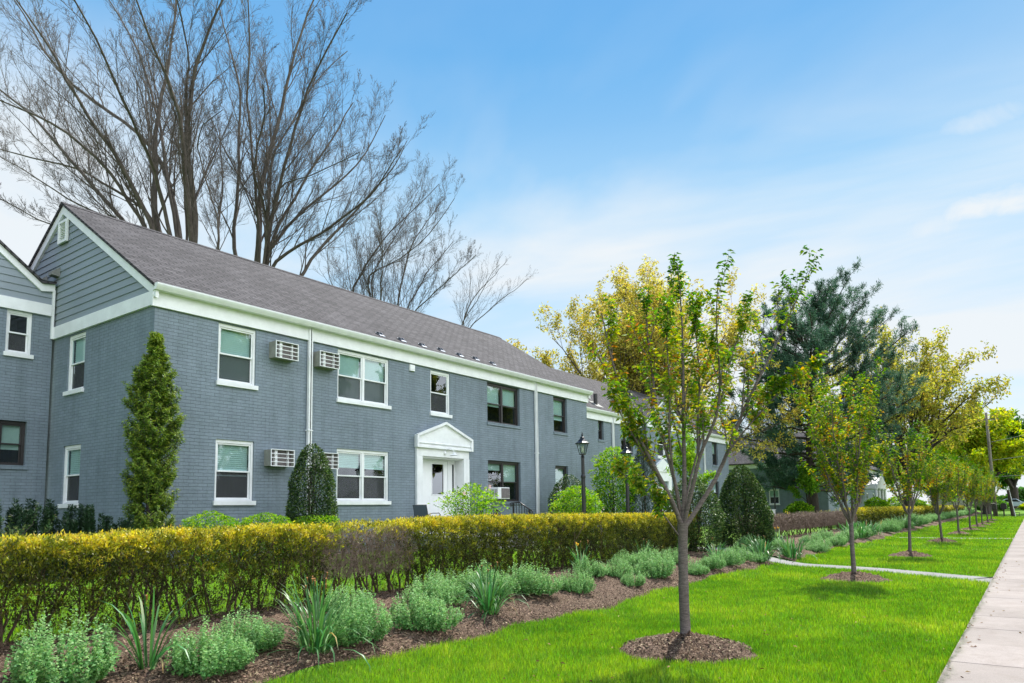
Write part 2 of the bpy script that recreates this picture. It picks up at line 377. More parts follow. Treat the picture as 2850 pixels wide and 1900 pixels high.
def glass_mat(name, tint, base=.06):
    m, nt, out = new_mat(name); t = N(nt, 'ShaderNodeBsdfTransparent'); t.inputs[0].default_value = (*tint, 1)
    g = N(nt, 'ShaderNodeBsdfGlossy'); g.inputs['Roughness'].default_value = .015; g.inputs[0].default_value = (.9, .95, 1, 1)
    f = N(nt, 'ShaderNodeFresnel'); f.inputs[0].default_value = 1.5
    tc = N(nt, 'ShaderNodeTexCoord'); nn = noise(nt, 1.3, 2, .5, tc.outputs['Object']); b = N(nt, 'ShaderNodeBump'); b.inputs['Strength'].default_value = .06; b.inputs['Distance'].default_value = .05; L(nt, nn.outputs[0], b.inputs['Height']); L(nt, b.outputs[0], g.inputs['Normal'])
    a = N(nt, 'ShaderNodeMath', operation='ADD'); L(nt, f.outputs[0], a.inputs[0]); a.inputs[1].default_value = base
    gg = N(nt, 'ShaderNodeNewGeometry'); fb = N(nt, 'ShaderNodeMath', operation='SUBTRACT'); fb.inputs[0].default_value = 1.0; L(nt, gg.outputs['Backfacing'], fb.inputs[1]); fm = N(nt, 'ShaderNodeMath', operation='MULTIPLY'); L(nt, a.outputs[0], fm.inputs[0]); L(nt, fb.outputs[0], fm.inputs[1]); a = fm
    mx = N(nt, 'ShaderNodeMixShader'); L(nt, a.outputs[0], mx.inputs[0]); L(nt, t.outputs[0], mx.inputs[1]); L(nt, g.outputs[0], mx.inputs[2]); L(nt, mx.outputs[0], out.inputs[0]); return m
GL = glass_mat('window_glass', (.86, .95, .95), .05); 
LG = glass_mat('lantern_glass', (.85, .88, .86), .02)
def screen_mat():
    m, nt, out = new_mat('insect_screen'); t = N(nt, 'ShaderNodeBsdfTransparent'); d = N(nt, 'ShaderNodeBsdfDiffuse'); d.inputs[0].default_value = (.09, .095, .10, 1)
    mx = N(nt, 'ShaderNodeMixShader'); mx.inputs[0].default_value = .38; L(nt, t.outputs[0], mx.inputs[1]); L(nt, d.outputs[0], mx.inputs[2]); L(nt, mx.outputs[0], out.inputs[0]); return m
SCR = screen_mat()

def grass_ground():
    m, nt, out = new_mat('turf'); p = N(nt, 'ShaderNodeBsdfPrincipled'); tc = N(nt, 'ShaderNodeTexCoord')
    a = noise(nt, .55, 5, .6, tc.outputs['Object']); b_ = noise(nt, 28, 6, .75, tc.outputs['Object']); c_ = noise(nt, 3.2, 4, .6, tc.outputs['Object'])
    r = ramp(nt, [(.3, (.085, .195, .012)), (.55, (.12, .25, .014)), (.75, (.17, .28, .02))], a.outputs[0])
    v = ramp(nt, [(.25, (.42,)*3), (.75, (1.45,)*3)], b_.outputs[0]); v2 = ramp(nt, [(.3, (.85,)*3), (.7, (1.15,)*3)], c_.outputs[0])
    c = mixc(nt, r.outputs[0], v.outputs[0], 1.0, 'MULTIPLY'); c = mixc(nt, c, v2.outputs[0], 1.0, 'MULTIPLY'); L(nt, c, p.inputs['Base Color'])
    b = N(nt, 'ShaderNodeBump'); b.inputs['Strength'].default_value = 1; b.inputs['Distance'].default_value = .04; L(nt, b_.outputs[0], b.inputs['Height']); L(nt, b.outputs[0], p.inputs['Normal'])
    p.inputs['Roughness'].default_value = .85; p.inputs['Specular IOR Level'].default_value = .15; L(nt, p.outputs[0], out.inputs[0]); return m
def mulch_mat():
    m, nt, out = new_mat('mulch'); p = N(nt, 'ShaderNodeBsdfPrincipled'); tc = N(nt, 'ShaderNodeTexCoord')
    mp = N(nt, 'ShaderNodeMapping'); mp.inputs['Scale'].default_value = (1, 1.6, 1); L(nt, tc.outputs['Object'], mp.inputs[0])
    vo = N(nt, 'ShaderNodeTexVoronoi'); vo.inputs['Scale'].default_value = 45; L(nt, mp.outputs[0], vo.inputs['Vector'])
    a = noise(nt, 2.0, 5, .6, tc.outputs['Object']); b_ = noise(nt, 60, 6, .8, mp.outputs[0])
    r = ramp(nt, [(.1, (.045, .028, .020)), (.5, (.13, .085, .058)), (.9, (.27, .19, .135))], vo.outputs['Color'])
    v = ramp(nt, [(.3, (.6,)*3), (.7, (1.35,)*3)], b_.outputs[0]); v2 = ramp(nt, [(.3, (.75,)*3), (.7, (1.2,)*3)], a.outputs[0])
    c = mixc(nt, r.outputs[0], v.outputs[0], 1.0, 'MULTIPLY'); c = mixc(nt, c, v2.outputs[0], 1.0, 'MULTIPLY'); L(nt, c, p.inputs['Base Color'])
    b = N(nt, 'ShaderNodeBump'); b.inputs['Strength'].default_value = 1; b.inputs['Distance'].default_value = .025; L(nt, b_.outputs[0], b.inputs['Height']); L(nt, b.outputs[0], p.inputs['Normal'])
    p.inputs['Roughness'].default_value = .92; p.inputs['Specular IOR Level'].default_value = .15; L(nt, p.outputs[0], out.inputs[0]); return m
def concrete(name, col, sp=.5):
    m, nt, out = new_mat(name); p = N(nt, 'ShaderNodeBsdfPrincipled'); tc = N(nt, 'ShaderNodeTexCoord')
    a = noise(nt, .9, 6, .65, tc.outputs['Object']); b_ = noise(nt, 90, 4, .7, tc.outputs['Object']); g = N(nt, 'ShaderNodeNewGeometry')
    r = ramp(nt, [(.3, tuple(x*.86 for x in col)), (.7, tuple(x*1.08 for x in col))], a.outputs[0])
    v = ramp(nt, [(.3, (.80,)*3), (.7, (1.14,)*3)], b_.outputs[0]); v2 = ramp(nt, [(0, (.90, .89, .87)), (1, (1.06, 1.05, 1.04))], g.outputs['Random Per Island'])
    st = noise(nt, 2.3, 6, .75, tc.outputs['Object'], .6); v3 = ramp(nt, [(.36, (.84, .82, .80)), (.52, (1.0,)*3)], st.outputs[0]); r = mixc(nt, r.outputs[0], v3.outputs[0], .8, 'MULTIPLY'); r = type('o', (), {'outputs': [r]})()
    c = mixc(nt, r.outputs[0], v.outputs[0], 1.0, 'MULTIPLY'); c = mixc(nt, c, v2.outputs[0], 1.0, 'MULTIPLY'); L(nt, c, p.inputs['Base Color'])
    b = N(nt, 'ShaderNodeBump'); b.inputs['Strength'].default_value = .4; b.inputs['Distance'].default_value = .004; L(nt, b_.outputs[0], b.inputs['Height']); L(nt, b.outputs[0], p.inputs['Normal'])
    p.inputs['Roughness'].default_value = .85; p.inputs['Specular IOR Level'].default_value = .3; L(nt, p.outputs[0], out.inputs[0]); return m
TURF = grass_ground(); MUL = mulch_mat(); CON = concrete('sidewalk_concrete', (.315, .275, .252)); CO2 = concrete('path_concrete', (.25, .25, .245)); ASP = concrete('asphalt', (.052, .052, .054)); KER = concrete('kerb_concrete', (.34, .33, .31))
def bark_mat(name, c0, c1, sc=9, bands=False):
    m, nt, out = new_mat(name); p = N(nt, 'ShaderNodeBsdfPrincipled'); tc = N(nt, 'ShaderNodeTexCoord')
    mp = N(nt, 'ShaderNodeMapping'); mp.inputs['Scale'].default_value = (1, 1, 5.0 if bands else .3); L(nt, tc.outputs['Object'], mp.inputs[0])
    n = noise(nt, sc, 7, .7, mp.outputs[0]); n2 = noise(nt, sc*5, 4, .6, tc.outputs['Object'])
    r = ramp(nt, [(.3, c0), (.7, c1)], n.outputs[0]); v = ramp(nt, [(.3, (.8,)*3), (.7, (1.15,)*3)], n2.outputs[0]); c = mixc(nt, r.outputs[0], v.outputs[0], 1.0, 'MULTIPLY'); L(nt, c, p.inputs['Base Color'])
    b = N(nt, 'ShaderNodeBump'); b.inputs['Strength'].default_value = .8; b.inputs['Distance'].default_value = .012; L(nt, n.outputs[0], b.inputs['Height']); L(nt, b.outputs[0], p.inputs['Normal'])
    p.inputs['Roughness'].default_value = .8; p.inputs['Specular IOR Level'].default_value = .25; L(nt, p.outputs[0], out.inputs[0]); return m
BKC = bark_mat('cherry_bark', (.075, .058, .052), (.20, .165, .15), 14, True)
BKB = bark_mat('old_bark', (.050, .040, .035), (.15, .125, .105), 6)
BKD = bark_mat('dark_bark', (.03, .024, .02), (.085, .068, .055), 8)
BKH = bark_mat('hedge_bark', (.05, .034, .022), (.16, .11, .075), 18)
BKX = bark_mat('dead_twig_bark', (.15, .105, .080), (.32, .24, .19), 18)

# ------------------------------------------------------------------ setting: ground
def sheet(name, xs, ys, zf, mat, kind='structure', off=0.0):
    X, Y = np.meshgrid(xs, ys, indexing='ij'); Z = zf(X, Y)+off
    nx, ny = X.shape; i = (np.arange(nx-1)[:, None]*ny+np.arange(ny-1)[None]).ravel()
    me = np_mesh(name, np.stack([X, Y, Z], -1).reshape(-1, 3), [np.stack([i, i+ny, i+ny+1, i+1], 1)])
    o = link_mesh(name, me, mat, smooth=True); o['kind'] = kind; return o
def gz_all(x, y):
    z = gz(x, y)
    return np.where((y < -2.03) & (y > -9.2), -1.76, z)
xs = np.unique(np.concatenate([np.linspace(-900, -40, 12), np.linspace(-40, 0, 21), np.arange(0, 40, .25), np.arange(40, 140, 1.0), np.linspace(140, 1200, 20)]))
ys = np.unique(np.concatenate([np.linspace(-900, -30, 12), np.linspace(-30, -9.3, 8), [-9.19, -9.18, -5, -2.04, -2.02, -2.0], np.linspace(-1.9, 4.9, 20), np.arange(5, 13, .15), np.linspace(13.5, 60, 30), np.linspace(70, 900, 14)]))
sheet('ground', xs, ys, gz_all, TURF)
# road and kerbs behind the camera
mb = MB(); mb.box(-300, 500, -9.1, -2.16, -1.9, -1.745); mb.build('road', ASP)['kind'] = 'structure'
for yy in (-2.16, -9.24):
    mb = MB(); 
    for k in range(-20, 60): mb.box(k*3+.01, k*3+2.995, yy, yy+.15, -1.95, -1.59)
    mb.build('kerb', KER, bevel=.012)['kind'] = 'structure'
# pavement: one slab per joint
mb = MB()
for k in range(-14, 82):
    x0 = k*1.2+.1; mb.box(x0+.005, x0+1.195, -.78, .80, -1.72, -1.575+(.002*math.sin(k*2.1)))
mb.build('sidewalk', CON, bevel=.006)['kind'] = 'structure'
def edge(x): return 5.66+.07*np.sin(np.asarray(x)*1.7)+.05*np.sin(np.asarray(x)*4.1+1)+.09*np.sin(np.asarray(x)*.5)
# front path from the pavement through the hedge gap to the front steps
pc = resample([(17.95, .80), (18.6, 1.7), (19.75, 3.4), (20.3, 5.2), (20.35, 8), (19.6, 10), (17.6, 11.1), (16.3, 11.35)], 40)[:, :2] if False else None
pts = resample([(17.95, .80, 0), (18.7, 1.9, 0), (19.75, 3.4, 0), (20.35, 5.2, 0), (20.6, 8, 0), (19.4, 10, 0), (17.5, 10.9, 0), (15.6, 11.0, 0)], 48)
tg = unit(np.gradient(pts, axis=0)); nrm = np.stack([-tg[:, 1], tg[:, 0], 0*tg[:, 0]], 1)
A = pts+nrm*.46; B = pts-nrm*.46; A[0] = (17.15, .805, 0); B[0] = (18.75, .805, 0)
za = gz(A[:, 0], A[:, 1])+.006; zb = gz(B[:, 0], B[:, 1])+.006
V = []; F = []
for k in range(len(pts)):
    V += [(A[k, 0], A[k, 1], za[k]), (B[k, 0], B[k, 1], zb[k]), (A[k, 0], A[k, 1], za[k]-.12), (B[k, 0], B[k, 1], zb[k]-.12)]
for k in range(len(pts)-1):
    i = 4*k; j = i+4; F += [(i, i+1, j+1, j), (i+1, i+3, j+3, j+1), (i+2, i, j, j+2)]
PATH = pts
MB().add(V, F).build('path', CO2)['kind'] = 'structure'
MB().box(38.0, 38.9, .805, 5.3, -1.7, -1.582).build('path', CO2)['kind'] = 'structure'
MB().box(96.5, 99.5, -.78, 7, -1.7, -1.58).build('path', CON)['kind'] = 'structure'
# planting beds
def bed(x0, x1, dx, name):
    xs = np.arange(x0, x1+dx/2, dx); vs = np.linspace(0, 1, 44); X = np.repeat(xs[:, None], len(vs), 1); e = edge(xs)
    Y = e[:, None]+(8.15-e[:, None])*vs[None]
    inn = np.minimum(np.minimum(sm(0, .12, vs)[None]*np.ones_like(X), sm(0, .1, 1-vs)[None]), np.minimum(sm(x0, x0+.3, X), sm(x1, x1-.3, X)) if False else 1)
    Z = gz(X, Y)+.004+inn*(.035+.018*lump(X*3, Y*3, 0)+.010*rs.normal(size=X.shape))
    nx, ny = X.shape; i = (np.arange(nx-1)[:, None]*ny+np.arange(ny-1)[None]).ravel()
    me = np_mesh(name, np.stack([X, Y, Z], -1).reshape(-1, 3), [np.stack([i, i+ny, i+ny+1, i+1], 1)])
    o = link_mesh(name, me, MUL, smooth=True); o['kind'] = 'structure'
bed(-6, 19.72, .07, 'mulch_bed'); bed(21.0, 112, .35, 'mulch_bed')
TREES = [(7.73, 3.26, 1.0), (16.8, 3.2, .95), (24.8, 3.13, .85), (34.5, 3.15, .8), (43.4, 3.2, .8), (49.8, 3.1, .8), (56.6, 3.1, .8), (61.5, 3.05, .8), (68.5, 3.0, .8), (77.0, 3.1, .8)]
for k, (x, y, s) in enumerate(TREES):
    nr, na = 14, 48; V = []; F = []
    for r in range(nr+1):
        for a in range(na):
            t = 2*math.pi*a/na; rr = s*(.74+.05*math.sin(3*t+k)+.03*math.sin(7*t))*r/nr
            u = r/nr; z = -1.6+.006+.15*(1-u**1.6)*1.0+(.028*rs.normal() if 0 < r < nr else 0)*(1-u*.5)+(-.02 if u > .93 else 0)*0
            V.append((x+rr*math.cos(t), y+rr*math.sin(t), z))
    F = [(r*na+a, r*na+(a+1) % na, (r+1)*na+(a+1) % na, (r+1)*na+a) for r in range(nr) for a in range(na)]
    o = MB().add(V, F).build('mulch_ring', MUL, smooth=True); o['kind'] = 'structure'
# ------------------------------------------------------------------ buildings
def FY(Y0): return lambda u, z, d: (u, Y0+d, z)
def FX(X0): return lambda u, z, d: (X0+d, u, z)
def bx(mb, f, u0, u1, z0, z1, d0, d1):
    a = f(u0, z0, d0); b = f(u1, z1, d1); return mb.box(a[0], b[0], a[1], b[1], a[2], b[2])
def wall_grid(mb, f, u0, u1, z0, z1, holes, depth=.14):
    us = sorted(set([u0, u1]+[h[0] for h in holes]+[h[1] for h in holes])); zs = sorted(set([z0, z1]+[h[2] for h in holes]+[h[3] for h in holes]))
    for i in range(len(us)-1):
        for j in range(len(zs)-1):
            cu = (us[i]+us[i+1])/2; cz = (zs[j]+zs[j+1])/2
            if any(h[0] < cu < h[1] and h[2] < cz < h[3] for h in holes): continue
            mb.quad(f(us[i], zs[j], 0), f(us[i+1], zs[j], 0), f(us[i+1], zs[j+1], 0), f(us[i], zs[j+1], 0))
    for a, b, c, d in holes:
        mb.quad(f(a, c, 0), f(a, d, 0), f(a, d, depth), f(a, c, depth)); mb.quad(f(b, c, 0), f(b, c, depth), f(b, d, depth), f(b, d, 0))
        mb.quad(f(a, d, 0), f(b, d, 0), f(b, d, depth), f(a, d, depth)); mb.quad(f(a, c, 0), f(a, c, depth), f(b, c, depth), f(b, c, 0))
def window(par, f, u0, u1, z0, z1, dark=False, panes=1, blind=(1, 1), shade=False, sill=True, low=.5, opened=0.0, label=None, nosub=False):
    fm = DK if dark else WH; d = .085 if dark else .035; cw = .055 if not dark else .06
    mb = MB(); hd = .075
    bx(mb, f, u0, u0+cw, z0, z1, d, d+.08); bx(mb, f, u1-cw, u1, z0, z1, d, d+.08)
    bx(mb, f, u0+cw, u1-cw, z1-hd, z1, d, d+.08); bx(mb, f, u0+cw, u1-cw, z0, z0+.035, d, d+.08)
    iw = (u1-u0-2*cw); mul = .07; pw = (iw-mul*(panes-1))/panes
    for k in range(panes-1): bx(mb, f, u0+cw+pw*(k+1)+mul*k, u0+cw+pw*(k+1)+mul*(k+1), z0+.035, z1-hd, d+.002, d+.078)
    zb, zt = z0+.035, z1-hd; zm = zb+(zt-zb)*low; sw = .036
    glass = []
    for k in range(panes):
        a = u0+cw+k*(pw+mul); b = a+pw
        for (q0, q1, dd) in ((zm-.018, zt, d+.02), (zb, zm+.018, d+.052)):
            bx(mb, f, a, a+sw, q0, q1, dd, dd+.028); bx(mb, f, b-sw, b, q0, q1, dd, dd+.028)
            bx(mb, f, a+sw, b-sw, q0, q0+sw, dd, dd+.028); bx(mb, f, a+sw, b-sw, q1-sw, q1, dd, dd+.028)
            glass.append((a+sw, b-sw, q0+sw, q1-sw, dd+.012))
        if opened: bx(mb, f, a+sw, b-sw, zm-opened-.03, zm-opened, d+.07, d+.078)
    wn = mb.build('window', fm, par, bevel=.004)
    if label: wn['label'] = label
    if nosub:
        g = MB()
        for a, b, c, e, dd in glass: bx(g, f, a, b, c, e, dd, dd+.004)
        g.build('pane', GLD, wn); return wn
    g = MB(); sc = MB(); ns = 0
    for i, (a, b, c, e, dd) in enumerate(glass):
        bx(g, f, a, b, c, e, dd, dd+.004)
        if i % 2 == 1 and not dark: bx(sc, f, a, b, c, e, dd-.012, dd-.010); ns += 1
    g.build('pane', GL, wn)
    if ns: sc.build('insect_screen', SCR, wn)
    if sill:
        s = MB(); bx(s, f, u0-.035, u1+.05, z0-.10, z0-.001, -.055 if not dark else -.035, .034)
        s.build('sill', BR if dark else WH, wn, bevel=.006, uv=dark)
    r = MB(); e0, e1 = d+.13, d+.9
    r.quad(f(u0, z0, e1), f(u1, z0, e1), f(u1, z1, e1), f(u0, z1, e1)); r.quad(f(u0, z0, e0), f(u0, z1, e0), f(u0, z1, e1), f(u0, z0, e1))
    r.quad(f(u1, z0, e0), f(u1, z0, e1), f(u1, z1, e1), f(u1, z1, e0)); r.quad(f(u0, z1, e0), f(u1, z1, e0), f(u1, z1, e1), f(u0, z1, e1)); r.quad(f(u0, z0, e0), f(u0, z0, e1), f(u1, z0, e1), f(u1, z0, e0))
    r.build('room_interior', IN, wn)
    if blind:
        s = MB(); n = 0
        for k in range(panes):
            fr = blind[min(k, len(blind)-1)]
            if fr <= 0: continue
            a = u0+cw+k*(pw+mul)+.02; b = a+pw-.04; zlow = zt-(zt-zb)*fr; n += 1
            bx(s, f, a, b, zt-.05, zt, d+.092, d+.13)
            if shade: bx(s, f, a, b, zlow, zt-.05, d+.10, d+.105); bx(s, f, a, b, zlow-.02, zlow, d+.095, d+.115)
            else:
                z = zt-.055
                while z > zlow:
                    p = [f(a, z, d+.098), f(b, z, d+.098), f(b, z-.040, d+.112), f(a, z-.040, d+.112)]
                    s.quad(*p); z -= .045
                bx(s, f, a, b, zlow-.02, zlow, d+.095, d+.115)
        if n: s.build('window_shade' if shade else 'window_blind', SHD if shade else BL, wn)
    return wn
GLD = glass_mat('far_glass', (.05, .06, .06), .08)
def chevron(mb, x0, x1, yf, ye, yr, ze, zr, th, lo=0.0, axis='x'):
    """gable section across y extruded x0..x1: outer line ze->zr->ze, thickness th (vertical), dropped by lo"""
    P = [(yf, ze-lo), (yr, zr-lo), (ye, ze-lo), (ye, ze-lo-th), (yr, zr-lo-th), (yf, ze-lo-th)]
    if axis == 'x': mb.prism([(x0, y, z) for y, z in P], (x1-x0, 0, 0))
    else: mb.prism([(y, x0, z) for y, z in P], (0, x1-x0, 0))
def gutter(par, x0, x1, y, z):
    mb = MB(); P = [(y, z), (y-.13, z), (y-.13, z-.03), (y-.11, z-.07), (y-.07, z-.13), (y, z-.13)]
    mb.prism([(x0, a, b) for a, b in P], (x1-x0, 0, 0)); return mb.build('gutter', WH, par)
def downspout(par, x, y, z0, z1):
    mb = MB(); mb.box(x-.055, x+.055, y-.10, y-.02, z0, z1)
    for k in range(2): mb.box(x-.014, x+.014, y-.108, y-.100, z0, z1)
    for z in (z0+.9, (z0+z1)/2+.3): mb.box(x-.075, x+.075, y-.115, y-.001, z, z+.03)
    return mb.build('downspout', WH, par, bevel=.01)
def clap(mb, f, zlo, zhi, uL, uR, sp=.173):
    """lapped boards, uL/uR give the wall's ends at a height"""
    z = zlo
    while z < zhi-.02:
        z1 = min(z+sp, zhi); a0, b0, a1, b1 = uL(z), uR(z), uL(z1), uR(z1)
        if b0-a0 < .05: break
        v = [f(a0, z, -.028), f(b0, z, -.028), f(b1, z1, -.008), f(a1, z1, -.008), f(a0, z, 0), f(b0, z, 0), f(b1, z1, 0), f(a1, z1, 0)]
        mb.add(v, [(0, 1, 2, 3), (0, 4, 5, 1), (3, 2, 6, 7), (0, 3, 7, 4), (1, 5, 6, 2)]); z = z1
def ac_box(par, f, u0, u1, z0, z1, dep=.26):
    c = MB(); t = .012; g = .02
    bx(c, f, u0, u0+t, z0, z1, -dep, 0); bx(c, f, u1-t, u1, z0, z1, -dep, 0); bx(c, f, u0+t, u1-t, z1-t, z1, -dep, 0); bx(c, f, u0+t, u1-t, z0, z0+t, -dep, 0)
    o = c.build('air_conditioner', TA, par)
    b = MB(); bx(b, f, u0+t, u1-t, z0+t, z1-t, -dep+.09, -dep+.10); b.build('coil', GRL, o)
    b = MB(); bx(b, f, u0+.13, u0+.20, z0+t, z1-t, -dep+.03, -dep+.089); b.build('divider', WH, o); b = MB(); bx(b, f, u1-.14, u1-.12, z0+t, z1-t, -dep+.03, -dep+.089); b.build('divider', WH, o)
    b = MB(); e = .016
    for z in np.linspace(z0, z1, 5): bx(b, f, u0-.01, u1+.01, z-e/2, z+e/2, -dep-.02, -dep-.004)
    for u in (u0, u1): bx(b, f, u-e/2, u+e/2, z0-e/2, z1+e/2, -dep-.024, -dep-.001)
    b.build('cage', WH, o)
GRL = simple('coil_fins', (.16, .14, .14), .6, .4, var=.3, vscale=12)

# ---- the main grey building
YF, X0, X1, ZG = 14.32, 7.27, 24.86, -1.4
bld = thing('apartment_building', 'long two storey grey painted brick apartment building with white front door and dark shingle roof', 'building', (X0, YF, -1.05))
FRF = FY(YF)
holes = [(8.70, 9.65, 2.93, 4.24), (12.06, 13.89, 2.93, 4.24), (15.59, 16.48, 2.93, 4.22), (18.34, 20.18, 2.90, 4.24), (22.38, 23.34, 2.90, 4.24),
         (8.70, 9.65, .29, 1.64), (12.06, 13.89, .29, 1.64), (18.34, 20.18, .28, 1.64), (22.42, 23.34, .28, 1.63), (15.10, 17.12, -.70, 1.60)]
mb = MB(); wall_grid(mb, FRF, X0, X1, ZG, 4.30, holes)
gh = [(17.42, 18.32, 2.93, 4.27), (17.42, 18.32, .29, 1.64)]
wall_grid(mb, FX(X0), YF, 23.3, ZG, 4.32, gh)
mb.quad((X1, YF, ZG), (X1, 23.3, ZG), (X1, 23.3, 4.3), (X1, YF, 4.3)); mb.quad((X0, 23.3, ZG), (X0, 23.3, 4.3), (X1, 23.3, 4.3), (X1, 23.3, ZG))
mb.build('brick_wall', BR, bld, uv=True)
ZR, YR, YE, ZE, YE2 = 7.70, 18.80, 14.17, 4.72, 23.43
mb = MB(); chevron(mb, 7.16, 24.98, YE, YE2, YR, ZE, ZR, .07); roof = mb.build('roof', SH, bld, uv=True)
mb = MB(); chevron(mb, 7.15, 24.99, YR-.14, YR+.14, YR, ZR-.075, ZR+.016, .02); mb.build('ridge_cap', SH, roof, uv=True)
mb = MB(); chevron(mb, 7.20, 7.268, YE, YE2, YR, ZE-.072, ZR-.072, .22); mb.build('rake_board', WH, bld); mb = MB(); chevron(mb, X1+.002, X1+.07, YE, YE2, YR, ZE-.072, ZR-.072, .22); mb.build('rake_board', WH, bld)
mb = MB(); mb.box(7.19, 24.92, YF-.06, YF-.002, 4.27, 4.63); mb.box(7.18, 24.93, YF-.14, YF-.061, 4.585, 4.63); mb.box(7.205, 7.268, YF-.001, 19.06, 4.30, 4.60); mb.build('fascia', WH, bld, bevel=.004)
sl_ = (ZR-ZE)/(YR-YE)
mb = MB(); clap(mb, FX(X0), 4.60, 7.5, lambda z: YE+(z+.2-ZE)/sl_, lambda z: YE2-(z+.2-ZE)/sl_)
mb.quad((X0+.001, YF, 4.3), (X0+.001, 23.3, 4.3), (X0+.001, YR, ZR-.1), (X0+.001, YR, ZR-.1)) if False else None
mb.build('siding', SD, bld)
mb = MB(); mb.add([(X1, YF, 4.3), (X1, 23.3, 4.3), (X1, YR, ZR-.1)], [(0, 1, 2)]); mb.build('siding', SD, bld)
gutter(bld, 7.17, 24.97, YF-.14, 4.715)
downspout(bld, 11.14, YF, -1.2, 4.60); downspout(bld, 21.13, YF, -1.2, 4.60)
window(bld, FRF, 8.70, 9.65, 2.93, 4.24); window(bld, FRF, 12.06, 13.89, 2.93, 4.24, panes=2); window(bld, FRF, 15.59, 16.48, 2.93, 4.22, blind=None)
window(bld, FRF, 18.34, 20.18, 2.90, 4.24, True, 2, (.55, .50)); window(bld, FRF, 22.38, 23.34, 2.90, 4.24, True, 1, (.62,))
window(bld, FRF, 8.70, 9.65, .29, 1.64, blind=(.47,), opened=.08); window(bld, FRF, 12.06, 13.89, .29, 1.64, panes=2, blind=(.30, .32))
window(bld, FRF, 18.34, 20.18, .28, 1.64, True, 2, (.18, .48), shade=True); window(bld, FRF, 22.42, 23.34, .28, 1.63, True, 1, (.50,), shade=True)
FG = FX(X0)
window(bld, FG, 17.42, 18.32, 2.93, 4.27, blind=(.5,)); window(bld, FG, 17.42, 18.32, .29, 1.64, blind=(.45,))
ac_box(bld, FRF, 10.00, 10.62, 3.64, 4.03); ac_box(bld, FRF, 11.28, 11.88, 3.63, 4.01); ac_box(bld, FRF, 9.92, 10.55, 1.09, 1.47); ac_box(bld, FRF, 11.28, 11.88, 1.09, 1.47)
mb = MB(); bx(mb, FRF, 14.68, 14.87, 4.05, 4.23, -.06, -.001); bx(mb, FRF, 14.70, 14.85, 4.10, 4.12, -.068, -.061); mb.build('wall_vent', WH, bld, bevel=.006)
mb = MB(); bx(mb, FG, 18.52, 18.95, 6.68, 7.20, -.05, -.03)
for z in np.arange(6.74, 7.15, .055): mb.prism([FG(18.58, z, -.052), FG(18.58, z+.035, -.052), FG(18.58, z, -.085)], (0, .31, 0))
gv = mb.build('gable_vent', WH, bld)
mb = MB(); bx(mb, FG, 18.50, 18.56, 6.66, 7.22, -.10, -.051); bx(mb, FG, 18.91, 18.97, 6.66, 7.22, -.10, -.051); bx(mb, FG, 18.561, 18.909, 7.16, 7.22, -.10, -.051); bx(mb, FG, 18.561, 18.909, 6.66, 6.72, -.10, -.051); mb.build('vent_frame', WH, gv)
for yy, zz, s in ((19.02, 5.86, 1.0), (19.72, 5.90, .6)):
    mb = MB(); mb.prism([FG(yy-.10*s, zz+.24*s, -.02), FG(yy-.10*s, zz, -.02), FG(yy-.10*s, zz+.02, -.20*s), FG(yy-.10*s, zz+.10*s, -.20*s)], (0, .22*s, 0)); mb.build('exhaust_hood', GM, bld)
# snow guards screwed to the roof above the door
for k in range(7):
    x = 13.75+k*.86; mb = MB(); yb = YE+.34+.03*math.sin(k*3); zb = ZE+(yb-YE)*sl_
    for dx in (-.05, .05):
        P = [(x+dx, yb-.05, zb-.03+.01), (x+dx, yb+.12, zb+.12*sl_+.01), (x+dx*1.2-.05, yb+.06, zb+.11), (x+dx*1.1-.03, yb-.01, zb+.08)]
        mb.prism(P, (.018, 0, 0))
    mb.prism([(x-.1, yb-.08, zb-.04), (x-.1, yb+.12, zb+.09), (x-.1, yb+.12, zb+.105), (x-.1, yb-.08, zb-.02)], (.2, 0, 0))
    mb.build('snow_guard', simple('galvanised', (.24, .26, .30), .4, .5, .6) if k == 0 else bpy.data.materials['galvanised'], roof)
# front door and its surround
mb = MB(); y = YF
bx(mb, FRF, 14.93, 15.18, -.70, 1.60, -.07, -.001); bx(mb, FRF, 17.04, 17.29, -.70, 1.60, -.07, -.001); bx(mb, FRF, 14.93, 17.29, 1.601, 1.86, -.07, -.001)
bx(mb, FRF, 15.10, 15.18, -.70, 1.60, .0, .34); bx(mb, FRF, 17.04, 17.12, -.70, 1.60, .0, .34); bx(mb, FRF, 15.181, 17.039, 1.56, 1.60, .0, .34)
for u in (14.93, 17.17): bx(mb, FRF, u, u+.12, -.70, 1.60, -.085, -.071)
sur = mb.build('door_surround', WH, bld, bevel=.006)
mb = MB(); P = [(14.90, 1.84), (17.36, 1.84), (17.36, 2.20), (16.13, 2.64), (14.90, 2.20)]
mb.prism([(a, YF-.10, b) for a, b in P], (0, .098, 0))
def strip(mb, a, b, w_, d0, d1):
    a = np.array(a); b = np.array(b); t = (b-a)/np.linalg.norm(b-a); n_ = np.array([-t[1], t[0]])
    q = [a, b, b-n_*w_, a-n_*w_]; mb.prism([(p[0], YF+d0, p[1]) for p in q], (0, d1-d0, 0))
strip(mb, (14.86, 2.215), (16.13, 2.675), .075, -.17, -.101); strip(mb, (16.13, 2.675), (17.40, 2.215), .075, -.172, -.103)
mb.box(14.86, 14.94, YF-.168, YF-.101, 1.84, 2.17); mb.box(17.32, 17.40, YF-.168, YF-.101, 1.84, 2.17)
mb.box(14.941, 17.319, YF-.15, YF-.101, 1.84, 1.90); mb.box(14.941, 17.319, YF-.135, YF-.101, 1.97, 2.00)
mb.build('pediment', WH, sur, bevel=.004)
yd = .30
